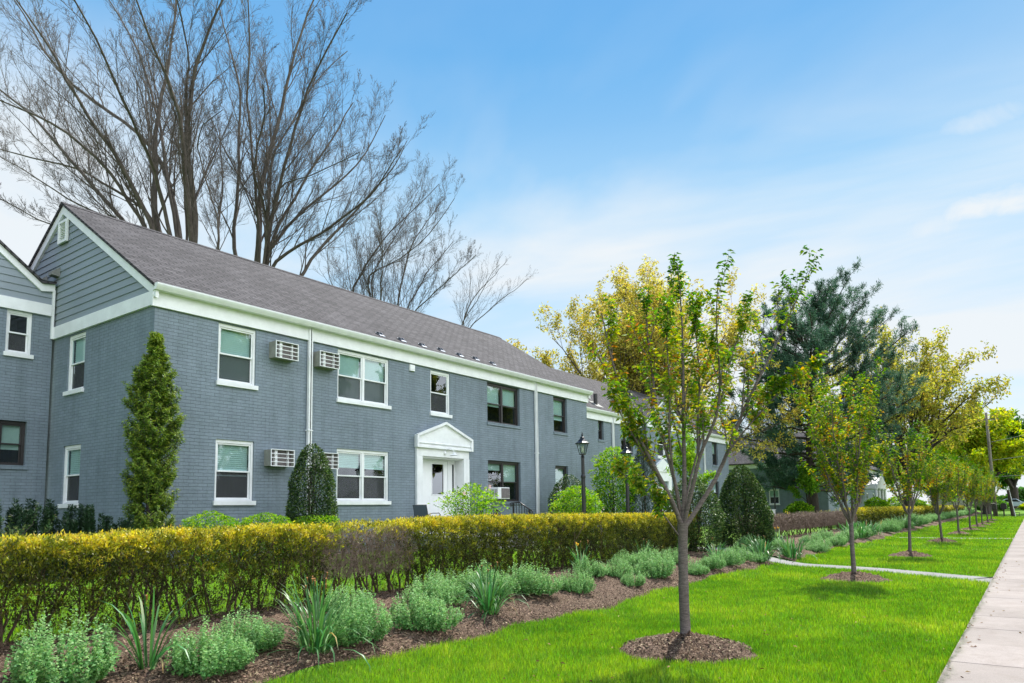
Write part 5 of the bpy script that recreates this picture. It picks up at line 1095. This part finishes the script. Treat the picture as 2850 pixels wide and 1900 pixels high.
pro = [sapling(.3, 4.1, 1.15, 1.25, .02, 9, 1.7), sapling(1.4, 3.6, 1.05, 1.3, -.12, 7, .9), sapling(2.2, 3.45, 1.0, 1.2, .10, 8, 1.0), sapling(3.7, 3.75, .9, 1.35, -.04, 6, .8)]
for i, (x, y, s) in enumerate(TREES[1:]):
    o = pro[i] if i < 4 else copy_tree(pro[1+i % 3]); o.location = (x, y, -1.6+.06); o.rotation_euler = (0, 0, 0 if i < 1 else 1.1*i); sc = [1, 1, 1.0, 1.02, .98, 1.04, .95, 1.05, 1.0][i]; o.scale = (sc, sc, sc*[1, 1.0, .96, 1, 1.02, .97, 1.03, .98, 1][i])
    tag(o, LBL[i], 'tree', 'young cherry trees along the pavement')

# big bare trees behind the building
ZK = .3684
def z4(*p): return [(u*ZK, v*ZK) for u, v in p]
def z5(*p): return [((600+u/2.412)/KD, (300+v/2.412)/KD) for u, v in p]
def bare_tree(name, label, specs, base_px, dep, jit, n1, n2, n3, n4, rm, ang=26, t0=.22):
    bp = at_depth(*base_px, dep); G0 = float(gz(bp[0], bp[1])); base = np.array([bp[0], bp[1], G0])
    t = thing(name, label, 'tree', base, 'bare trees behind the building')
    top = at_depth(*base_px, dep)
    sp = [(([base_px]+pts) if pts[0] != base_px else pts, r0, r1, dd) for pts, r0, r1, dd in specs]
    P, Rr = limbs_px(sp, dep, jit, 18)
    # gentle natural bends
    Rr *= .86
    P[:, 3:] += np.cumsum(rs.normal(size=P[:, 3:].shape)*.045, axis=1)*[1, 1, .3]
    T0 = resample([base-[0, 0, .3], base+(top-base)*.5, top+(0, 0, .4)], 10)[None]; R0 = np.interp(np.linspace(0, 1, 10), [0, .15, 1], [rm*1.5, rm*1.1, rm])[None]
    a = kids(P, Rr, n1, t0, .98, .36, ang, .20, 9, .06, .04, .42, .22, shr=.62); b = kids(*a, n2, .15, 1, .46, ang+6, .18, 7, .08, .04, .55, .3, shr=.5)
    c = kids(*b, n3, .15, 1, .50, ang+6, .14, 5, .08, .03, .65, .4, .0062, shr=.45); 
    lv = [(T0, R0, 14), (P, Rr, 9), (*a, 5), (*b, 4), (*c, 3)]
    if n4: d = kids(*c, n4, .2, 1, .62, ang+8, .10, 4, .09, .02, .8, .6, .0048, shr=.4); lv.append((*d, 3))
    shift(link_mesh('trunk', wood_mesh('trunk', lv[:2]), BKB, t, smooth=True), t); shift(link_mesh('branches', wood_mesh('branches', lv[2:]), BKB, t), t)
    return t
DA = depth_of(at_y(430, 600, 27))
SA = [
 (z4((985, 1440), (985, 1150), (1000, 850), (1010, 600), (1045, 400), (1085, 120), (1090, -60)), .17, .04, 2),
 (z4((1230, 1500), (1195, 1200), (1172, 950), (1188, 700), (1220, 450), (1240, 330), (1350, 60), (1370, -60)), .19, .04, -2),
 (z4((1240, 330), (1200, 180), (1165, -40)), .07, .03, -3),
 (z4((1130, 1480), (1070, 1200), (1020, 1000), (860, 830), (700, 700), (480, 580), (300, 330), (100, 0)), .15, .03, 4),
 (z4((1200, 1500), (1150, 1200), (1130, 900), (1100, 650), (1000, 420), (860, 150), (820, -30)), .15, .03, -5),
 (z4((950, 1430), (870, 1230), (690, 930), (640, 830), (500, 640), (400, 460), (220, 180), (90, 0)), .14, .03, -4),
 (z4((770, 1380), (560, 1110), (430, 950), (300, 800), (180, 660), (0, 510), (-120, 420)), .13, .03, 3),
 (z4((900, 1420), (700, 1080), (560, 950), (380, 780), (0, 620), (-100, 580)), .12, .03, -2),
 (z4((960, 1320), (700, 1170), (500, 1040), (250, 1000), (0, 940), (-100, 900)), .09, .025, 5),
 (z4((780, 1400), (450, 1280), (270, 1150), (0, 980)), .07, .02, 2),
 (z4((760, 1420), (320, 1425), (200, 1330), (0, 1240)), .06, .02, -2),
 (z4((985, 1150), (880, 900), (760, 600), (640, 300), (500, 0)), .11, .03, -6),
 (z4((1010, 700), (930, 400), (850, 200), (700, -30)), .09, .03, 4),
 (z4((1370, 1568), (1370, 1360), (1395, 1000), (1380, 760)), .07, .02, 3),
 (z4((1400, 1568), (1240, 1000), (1240, 850), (1400, 690)), .05, .02, -3),
]
bare_tree('bare_tree', 'huge bare spreading tree behind the roof at the far left, cut by the top edge', SA, (425, 700), DA, 1.0, 12, 8, 6, 3, .38)
DB = depth_of(at_y(600, 640, 28))
SB = [
 (z4((1590, 1560), (1610, 1250), (1640, 1100), (1700, 950), (1740, 700), (1760, 550), (1850, 300), (1960, 0)), .19, .04, 2),
 (z4((1600, 1200), (1560, 850), (1550, 600), (1555, 300), (1550, -20)), .10, .03, -3),
 (z4((1440, 1540), (1490, 1150), (1500, 800), (1530, 600), (1440, 300), (1380, 50)), .13, .03, 4),
 (z4((1640, 1560), (1700, 1250), (1760, 1000), (1900, 550), (2000, 300), (2120, 90)), .13, .03, -4),
 (z4((1700, 960), (1830, 800), (2000, 480), (2180, 300)), .09, .025, 5),
 (z4((1680, 1500), (1830, 1280), (1930, 1140), (2100, 880), (2240, 640)), .12, .03, 3),
 (z5((340, 1060), (480, 940), (700, 850), (870, 720), (1050, 600), (1150, 480), (1290, 250)), .12, .02, -3),
 (z5((590, 1130), (670, 960), (800, 860), (1000, 640), (1200, 430), (1290, 230)), .12, .02, 2),
 (z5((300, 1040), (460, 830), (600, 680), (800, 560), (1000, 350), (1150, 60)), .12, .02, 4),
 (z5((410, 520), (650, 460), (850, 380), (1000, 300)), .06, .02, -5),
 (z4((1640, 1250), (1560, 1100), (1640, 700), (1620, 520)), .08, .03, -5),
]
bare_tree('bare_tree', 'second huge bare tree rising behind the middle of the roof', SB, (598, 760), DB, 1.0, 13, 8, 6, 3, .32)
DC = depth_of(at_y(900, 720, 31))
SCX = [
 (z5((870, 1225), (980, 1100), (1090, 900), (1250, 770), (1400, 640), (1500, 520)), .12, .02, 2),
 (z5((980, 1110), (1200, 1040), (1350, 920), (1440, 830), (1560, 600)), .09, .02, -2),
 (z5((1030, 1270), (1050, 1100), (1150, 900), (1260, 720), (1330, 560)), .08, .02, 3), (z5((1120, 1300), (1130, 1150), (1130, 900), (1080, 700)), .09, .02, -3),
 (z5((1220, 1330), (1270, 1050), (1310, 900), (1420, 760), (1500, 640)), .09, .02, 2), (z5((1320, 1370), (1460, 1250), (1600, 1120), (1740, 980)), .07, .02, -2),
 (z5((1280, 1360), (1390, 1150), (1500, 1020), (1600, 900)), .07, .02, 1), (z5((740, 1180), (700, 1000), (720, 850)), .05, .02, 1), (z5((1000, 1250), (960, 1050), (950, 880)), .04, .02, 1),
]
bare_tree('bare_tree', 'third bare tree, smaller, sloping down behind the right half of the roof', SCX, (905, 860), DC, 1.0, 14, 8, 6, 3, .28, 28)
DD = depth_of(at_y(1065, 760, 33))
SDX = [(z5((1645, 1465), (1720, 1300), (1840, 1150), (1960, 1020)), .07, .015, 1), (z5((1690, 1480), (1850, 1330), (2000, 1220), (2110, 1130)), .06, .015, -1), (z5((1650, 1460), (1690, 1250), (1700, 1080)), .06, .015, 2), (z5((1655, 1470), (1780, 1250), (1850, 1100), (1900, 1050)), .05, .015, -2)]
bare_tree('bare_tree', 'smallest bare tree crown, farthest right over the dark roof', SDX, (1068, 830), DD, 1.0, 9, 6, 5, 0, .16, 28)

def leafy_tree(name, label, base, H, R, fork, nl, mat, bark, Lf, W, spread=.9, n1=9, n2=6, n3=4, nleaf=7, tr=.3, ang=30, up=.12, tone=(.5, .2), cat='tree', group=None, top=.9, azs=None, ls=None, t0=.25):
    t = thing(name, label, cat, base, group); B = np.array(base, float); P0 = resample([B-[0, 0, .1], B+[.1, 0, fork*.5], B+[0, 0, fork+.2]], 8)[None]; r0 = np.interp(np.linspace(0, 1, 8), [0, .15, 1], [tr*1.4, tr, tr*.85])[None]
    K = 12; s = np.linspace(0, 1, K); a = np.arange(nl)*2.399+.4 if azs is None else np.array(azs); el = (np.arange(nl)+.5)/nl; rs.shuffle(el)
    L1 = []
    for k in range(nl):
        e = R_(14+72*el[k]**.85); j = .74+.18*rs.random(); r = R*math.cos(e)*spread*j; h = (H-fork)*math.sin(e)*top*j; L1.append(B+np.stack([r*np.cos(a[k])*s**1.05, r*np.sin(a[k])*s**1.05, fork*(1-.12*(1-s)*(k % 3))+h*s**.8], 1))
    L1 = np.array(L1); L1[:, 1:] += np.cumsum(rs.normal(size=L1[:, 1:].shape)*.05*H/15, 1); R1 = np.full((nl, K), tr*.42)*np.linspace(1, .15, K)
    A = kids(L1, R1, n1, t0, 1, .42, ang, up, 8, .09, .03, .55, .25, shr=.55); b = kids(*A, n2, .15, 1, .48, ang+5, up, 6, .1, .02, .6, .3, shr=.45); c = kids(*b, n3, .15, 1, .55, ang+10, up*.6, 4, .12, .0, .6, .5, shr=.4)
    shift(link_mesh('trunk', wood_mesh('trunk', [(P0, r0, 10), (L1, R1, 7)]), bark, t, smooth=True), t); shift(link_mesh('branches', wood_mesh('branches', [(*A, 4), (*b, 3), (*c, 3)]), bark, t), t)
    p, d, tt = along(c[0], nleaf, .15, 1.05, Lf*.5, .8, .0); tn = np.clip(tone[0]+.25*lump(p[:, 0]*.9, p[:, 1]*.9, p[:, 2]*.9)+tone[1]*rs.normal(size=len(p)), 0, 1)
    leaves('foliage', p, d, Lf*(.6+.8*rs.random(len(p))), W, mat, t, tone=tn); return t
p = at_x(1545, 1170, 46.0)
leafy_tree('oak_tree', 'large round tree in yellow spring leaf behind the second building', (46, 22.0, -1.1), 18.0, 13.6, 3.0, 30, LM['oak'], BKB, .19, .10, n1=10, n2=7, n3=4, nleaf=10, tr=.34, ang=34, up=.12, top=1.0)
leafy_tree('maple_tree', 'wide maple with forked dark limbs and thin yellow foliage, right of the pine', (85, 10.6, -1.4), 19.6, 16, 4.2, 24, LM['maple'], BKD, .32, .17, n1=9, n2=6, n3=4, nleaf=5, tr=.46, ang=32, up=.06, top=1.0)
leafy_tree('yellow_green_tree', 'yellow green tree near the right edge of the photo, overhanging the row', (108, 4.8, -1.4), 14.5, 8.5, 3.5, 18, LM['gold'], BKD, .36, .22, n1=9, n2=6, n3=4, nleaf=7, tr=.4, ang=34, up=-.02, top=.92)
leafy_tree('dark_green_tree', 'dense dark green tree with a black trunk at the right edge of the photo', (132, 2.2, -.9), 14.5, 8.5, 3.0, 13, LM['dark'], BKD, .5, .32, n1=9, n2=6, n3=4, nleaf=8, tr=.6, ang=36, up=.0, top=.95)
leafy_tree('dark_green_tree', 'dense green tree filling the gap behind the utility pole', (140, 13.5, -.9), 13.5, 9, 2.5, 13, LM['dark'], BKD, .5, .32, n1=9, n2=6, n3=4, nleaf=8, tr=.5, ang=36, up=.0, tone=(.8, .2))
leafy_tree('green_tree', 'distant green tree between the pine and the maple', (120, 19.5, -.9), 12, 7, 2.5, 12, LM['maple'], BKD, .4, .26, n1=8, n2=6, n3=4, nleaf=6, tr=.35, ang=36, tone=(.25, .2))
leafy_tree('small_tree', 'small fresh green tree in front of the distant grey wall, left of the pine trunk', (52, 12.6, -1.1), 4.4, 1.5, 1.3, 8, LM['lime'], BKD, .15, .09, n1=7, n2=4, n3=3, nleaf=5, tr=.06, ang=36, tone=(.45, .2))
leafy_tree('small_tree', 'small leafy tree just left of the big conical holly', (23.6, 9.6, -1.05), 3.9, 1.0, 1.6, 7, LM['lime'], BKD, .09, .05, n1=7, n2=4, n3=3, nleaf=6, tr=.035, ang=36, tone=(.7, .25))
# pine
t = thing('pine_tree', 'tall dark blue green pine with level branches behind the second young tree', 'tree', (55, 12.9, -1.1)); B = np.array([55, 12.9, -1.1]); HH = 13.9
P0 = np.array([B+[0, .3*math.sin(k*.5)*(k/12), HH*k/13] for k in range(14)])[None]; r0 = np.linspace(.40, .04, 14)[None]
n = 84; zf = .16+.82*(np.arange(n)+rs.random(n))/n; a = np.arange(n)*2.4+.3*rs.normal(size=n); rad = np.interp(zf, [.2, .3, .5, .7, .85, 1], [4.8, 6.0, 6.6, 6.0, 4.8, 1.6])*(.6+.5*rs.random(n)); rad *= np.where(np.sin(a) < 0, 1.15, .95)
x = zf*13; i0 = np.clip(x.astype(int), 0, 12); base = P0[0, i0]*(1-(x-i0))[:, None]+P0[0, i0+1]*(x-i0)[:, None]; K = 9; s = np.linspace(0, 1, K)[None]
rise = np.interp(zf, [.2, .5, .8, 1], [-.10, .18, .45, 1.1])[:, None]
Q = np.stack([base[:, :1]+np.cos(a)[:, None]*rad[:, None]*s, base[:, 1:2]+np.sin(a)[:, None]*rad[:, None]*s, base[:, 2:]+rad[:, None]*(rise*s+.16*s**2.5)], 2); Q[:, 1:] += rs.normal(size=Q[:, 1:].shape)*.07
Rq = (.02+.09*(rad/6))[:, None]*np.linspace(1, .2, K)[None]
q1 = kids(Q, Rq, 12, .25, 1.0, .30, 38, .28, 6, .08, .08, .5, .3, shr=.5); q2 = kids(*q1, 5, .2, 1.0, .5, 36, .25, 4, .1, .1, .6, .5, shr=.3)
shift(link_mesh('trunk', wood_mesh('trunk', [(P0, r0, 12)]), BKD, t, smooth=True), t); shift(link_mesh('branches', wood_mesh('branches', [(Q, Rq, 5), (*q1, 3), (*q2, 3)]), BKD, t), t)
tips = np.concatenate([q2[0][:, -1], q2[0][:, -2], q2[0][:, -3], q1[0][:, -1]]); per = 10; p = np.repeat(tips, per, 0)+rs.normal(size=(len(tips)*per, 3))*.05
d = unit(rs.normal(size=p.shape)+[0, 0, .55]); tn = np.repeat(np.clip(.45+.3*lump(tips[:, 0]*.8, tips[:, 1]*.8, tips[:, 2]*1.3)+.2*rs.normal(size=len(tips)), 0, 1), per)
leaves('foliage', p, d, .20+.14*rs.random(len(p)), .040, LM['pine'], t, tone=tn, fold=.05, droop=0)
# trees across the road, seen only as reflections in the windows
proto = bpy.data.objects['green_tree']
for i, (x, y) in enumerate(((14, -19), (27, -17), (37, -18.5), (48, -17), (59, -19), (70, -17.5), (83, -18.5), (97, -17))):
    o = copy_tree(proto); o.location = (x, y, -1.6); o.rotation_euler = (0, 0, i*1.9); o.scale = (1.05, 1.05, 1.45+.12*(i % 3)); tag(o, 'green street tree standing on the far side of the road, mirrored in the windows', 'tree', 'trees across the road')

# ------------------------------------------------------------------ lamp posts and street things
def lamp_post(x, y, zt, label, zg):
    t = thing('lamp_post', label, 'lamp post', (x, y, zg), 'black lantern lamp posts'); H = zt-.58-zg
    MB().lathe((x, y, zg), [(.10, 0), (.10, .10), (.075, .16), (.065, .5), (.055, .55), (.05, 1.9), (.062, 1.92), (.062, 1.97), (.045, 2.0), (.04, H-.06), (.06, H-.05), (.035, H-.02), (.03, H)], 14).build('pole', BK, t, smooth=False)
    zb = zt-.58; mb = MB(); mb.lathe((x, y, zb), [(.03, 0), (.085, .015), (.085, .035), (.05, .04)], 6)
    n = 6
    for i in range(n):
        a = 2*math.pi*i/n; mb.tube([(x+.078*math.cos(a), y+.078*math.sin(a), zb+.03), (x+.142*math.cos(a), y+.142*math.sin(a), zb+.29)], .008, 5)
    fr = mb.build('lantern_frame', BK, t)
    mb = MB()
    for i in range(n):
        a = 2*math.pi*i/n; b = 2*math.pi*(i+1)/n; q = lambda r, z, e: (x+r*math.cos(e), y+r*math.sin(e), zb+z)
        mb.prism([q(.074, .035, a), q(.074, .035, b), q(.136, .285, b), q(.136, .285, a)], (0, 0, .002))
    mb.build('glass_panes', LG, fr)
    MB().lathe((x, y, zb+.05), [(.012, 0), (.03, .03), (.038, .10), (.03, .16), (.012, .19)], 10).build('bulb', CB, fr, smooth=True)
    MB().lathe((x, y, zb+.285), [(.185, 0), (.182, .02), (.12, .06), (.095, .10), (.055, .135), (.05, .15), (.065, .16), (.03, .18), (.018, .20), (.030, .225), (.014, .25), (.012, .27), (.003, .295)], 12).build('lantern_cap', BK, t, smooth=False)
lamp_post(15.37, 9.0, 1.91, 'black lantern lamp post nearer the camera, standing clear against the grey wall', -1.15)
lamp_post(17.75, 9.0, 1.80, 'second black lantern lamp post, partly behind the leaves of the nearest young tree', -1.15)
p = at_y(2154/KD, 1345/KD, 15.5); lamp_post(p[0], 15.5-1.2*0, p[2]+.0, 'far black lamp post in front of the distant white window', -1.1)
p = at_y(2268/KD, 1350/KD, 13.5); lamp_post(p[0], 13.5, p[2], 'far thin lamp post against the trunk of the pine', -1.1)
# white hose reel and box by the far wall
p = at_y(1742, 1168, 15.3); t = thing('hose_reel', 'white hose reel standing below the distant white window', 'hose reel', (p[0], 15.3, -1.05)); c = np.array([p[0], 15.3, p[2]])
MB().tube([c+(.0, .42*math.cos(a), .42*math.sin(a)) for a in np.linspace(0, 2*math.pi, 25)], .14, 8, cap=False).build('reel', WH, t, smooth=True)
mb = MB(); mb.box(c[0]-.15, c[0]+.15, c[1]-.4, c[1]-.3, -1.05, c[2]); mb.box(c[0]-.15, c[0]+.15, c[1]+.3, c[1]+.4, -1.05, c[2]); mb.box(c[0]-.3, c[0]+.3, c[1]-.6, c[1]+.6, c[2]-.62, c[2]-.54); mb.build('stand', WH, t)
p = at_y(1768, 1178, 14.4); t = thing('utility_box', 'white utility box right of the hose reel', 'box', (p[0], 14.4, -1.05)); MB().box(p[0]-.3, p[0]+.3, 14.1, 14.75, -1.1, p[2]+.2).build('cabinet', WH, t, bevel=.03); MB().box(p[0]-.34, p[0]+.34, 14.06, 14.79, p[2]+.201, p[2]+.25).build('lid', WH, t, bevel=.02)
# utility pole with wires
x, y = 100.0, 3.55; t = thing('utility_pole', 'weathered wooden utility pole with wires at the end of the tree row', 'pole', (x, y, -1.6)); WOOD = bark_mat('weathered_wood', (.14, .12, .09), (.30, .26, .21), 5)
top = np.array([x-.6, y+.15, 10.5]); MB().tube([(x, y, -1.7), (x-.3, y+.08, 4), top], [.2, .17, .13], 10).build('pole', WOOD, t, smooth=True)
mb = MB(); mb.box(top[0]-.06, top[0]+.06, top[1]-1.2, top[1]+1.2, 9.6, 9.74); mb.build('crossarm', WOOD, t)
mb = MB()
for z, yy in ((9.8, -.9), (9.8, .9), (7.0, 0), (4.9, 0), (3.0, 0)):
    for x1, y1 in ((40, -14), (190, 5)):
        if x1 == 40 and z > 9: continue
        P = [np.array([top[0], y+.1+yy, z])*(1-s)+np.array([x1, y1, z+(-.3 if x1 > 100 else .6)])*s-np.array([0, 0, 2.4*s*(1-s)]) for s in np.linspace(0, 1, 14)]; mb.tube(P, .022, 4)
mb.build('wires', GM, t)
t = thing('leaning_post', 'dark post leaning beside a pale guy wire, right of the last young tree', 'post', (97.5, 2.0, -1.6)); MB().tube([(97.5, 1.9, -1.65), (97.3, 2.15, 1.4)], .16, 8).build('post', BKD, t); MB().tube([(97.4, 1.65, -1.6), (97.2, 2.1, 1.7)], .035, 6).build('guard', WH, t)
for i, (x, y, lab) in enumerate(((96.0, 3.6, 'dark relay mailbox on a post left of the utility pole'), (99.0, 2.75, 'dark mailbox on a post between the utility pole and the leaning post'))):
    t = thing('mailbox', lab, 'mailbox', (x, y, -1.6), 'mailboxes at the far corner'); MB().tube([(x, y, -1.65), (x, y, -.75)], .07, 8).build('post', BKD, t); mb = MB(); mb.prism([(x, y-.28, -.75), (x, y+.28, -.75), (x, y+.28, -.2), (x, y+.18, -.06), (x, y-.18, -.06), (x, y-.28, -.2)], (.6, 0, 0)); mb.build('box', DK, t, bevel=.02)
# bench
x, y = 100.5, 1.55; t = thing('park_bench', 'dark park bench beside the path at the far end of the lawn', 'bench', (x, y, -1.6))
mb = MB(); 
for k in range(3): mb.box(x-.8, x+.8, y-.25+k*.17, y-.12+k*.17, -1.17, -1.13)
mb.build('seat', DK, t); mb = MB()
for k in range(3): mb.prism([(x-.8, y+.27+k*.05, -1.02+k*.16), (x-.8, y+.30+k*.05, -1.02+k*.16), (x-.8, y+.345+k*.05, -.90+k*.16), (x-.8, y+.315+k*.05, -.90+k*.16)], (1.6, 0, 0))
mb.build('backrest', DK, t)
for sx in (-.7, .7): MB().tube([(x+sx, y-.2, -1.62), (x+sx, y-.22, -1.17), (x+sx, y+.25, -1.17), (x+sx, y+.42, -.58)], .03, 6).build('leg', DK, t); MB().tube([(x+sx, y+.22, -1.17), (x+sx, y+.3, -1.62)], .03, 6).build('leg', DK, t)
# parked cars far away
def car(x, y, label, col):
    zg = float(gz(x, y)); t = thing('parked_car', label, 'car', (x, y, zg), 'cars parked far down the street'); pm = simple('car_paint', col, .25, .6, var=.02)
    S = [(-2.2, .35), (-2.15, .75), (-1.9, .92), (-.95, 1.0), (-.35, 1.42), (1.0, 1.45), (1.75, 1.02), (2.15, .95), (2.2, .4)]
    mb = MB(); mb.prism([(x-.85, y+a, zg+b) for a, b in S], (1.7, 0, 0)); mb.build('body', pm, t, bevel=.06)
    mb = MB(); mb.prism([(x-.865, y+a, zg+b) for a, b in ((-.75, 1.02), (-.3, 1.36), (.95, 1.38), (1.45, 1.04))], (1.73, 0, 0)); mb.build('side_window', BK, t)
    for sx in (-.8, .62):
        for yy in (-1.35, 1.35): MB().tube([(x+sx, y+yy, zg+.33), (x+sx+.2, y+yy, zg+.33)], .33, 16).build('wheel', BK, t)
    for yy in (-.6, .6): MB().box(x-.87, x-.855, y-2.15 if yy < 0 else y+1.95, y-1.95 if yy < 0 else y+2.15, zg+.6, zg+.75).build('headlight' if yy < 0 else 'tail_light', WH, t)
car(126, 2.2, 'pale blue silver car parked far away at the right edge, nearer one', (.5, .56, .6)); car(134, -3.4, 'white car parked far away behind the silver one', (.75, .75, .75))
# woods closing the street far away
n = 26000; yy = -45+62*rs.random(n); hh_ = (3.6+1.6*lump(yy*.25, 3, 1)+.8*lump(yy*.9, 1, 2))*rs.random(n)**.6; p = np.stack([176+4*rs.random(n), yy, -1.0+hh_], 1)
tag(leaves('far_woods', p, unit(rs.normal(size=(n, 3))-[.4, 0, 0]), .55, .4, LM['dark'], tone=np.clip(.35+.3*lump(yy*.6, 0, hh_)+.2*rs.normal(size=n), 0, 1)), 'dark low woods closing off the street at the far right', 'woods', kind='stuff')
# low dark shrubs at the far end
for (x, y, r, h, lab) in ((118, 4.6, 2.2, 1.6, 'dark shrub mass at the foot of the dark green tree'), (119, .3, 1.2, .9, 'low orange tinged shrub before the parked cars')):
    shell_shrub('far_shrub', lab, 'shrub', g(x, y), [(.1, r*.6), (h*.5, r), (h, .2)], 2500, .3, .18, LM['dark'] if r > 2 else LM['gold'], (.5, .25), stems=(4, .04, .6, BKD))
for i, x in enumerate(np.arange(44, 62, 3.6)): pass
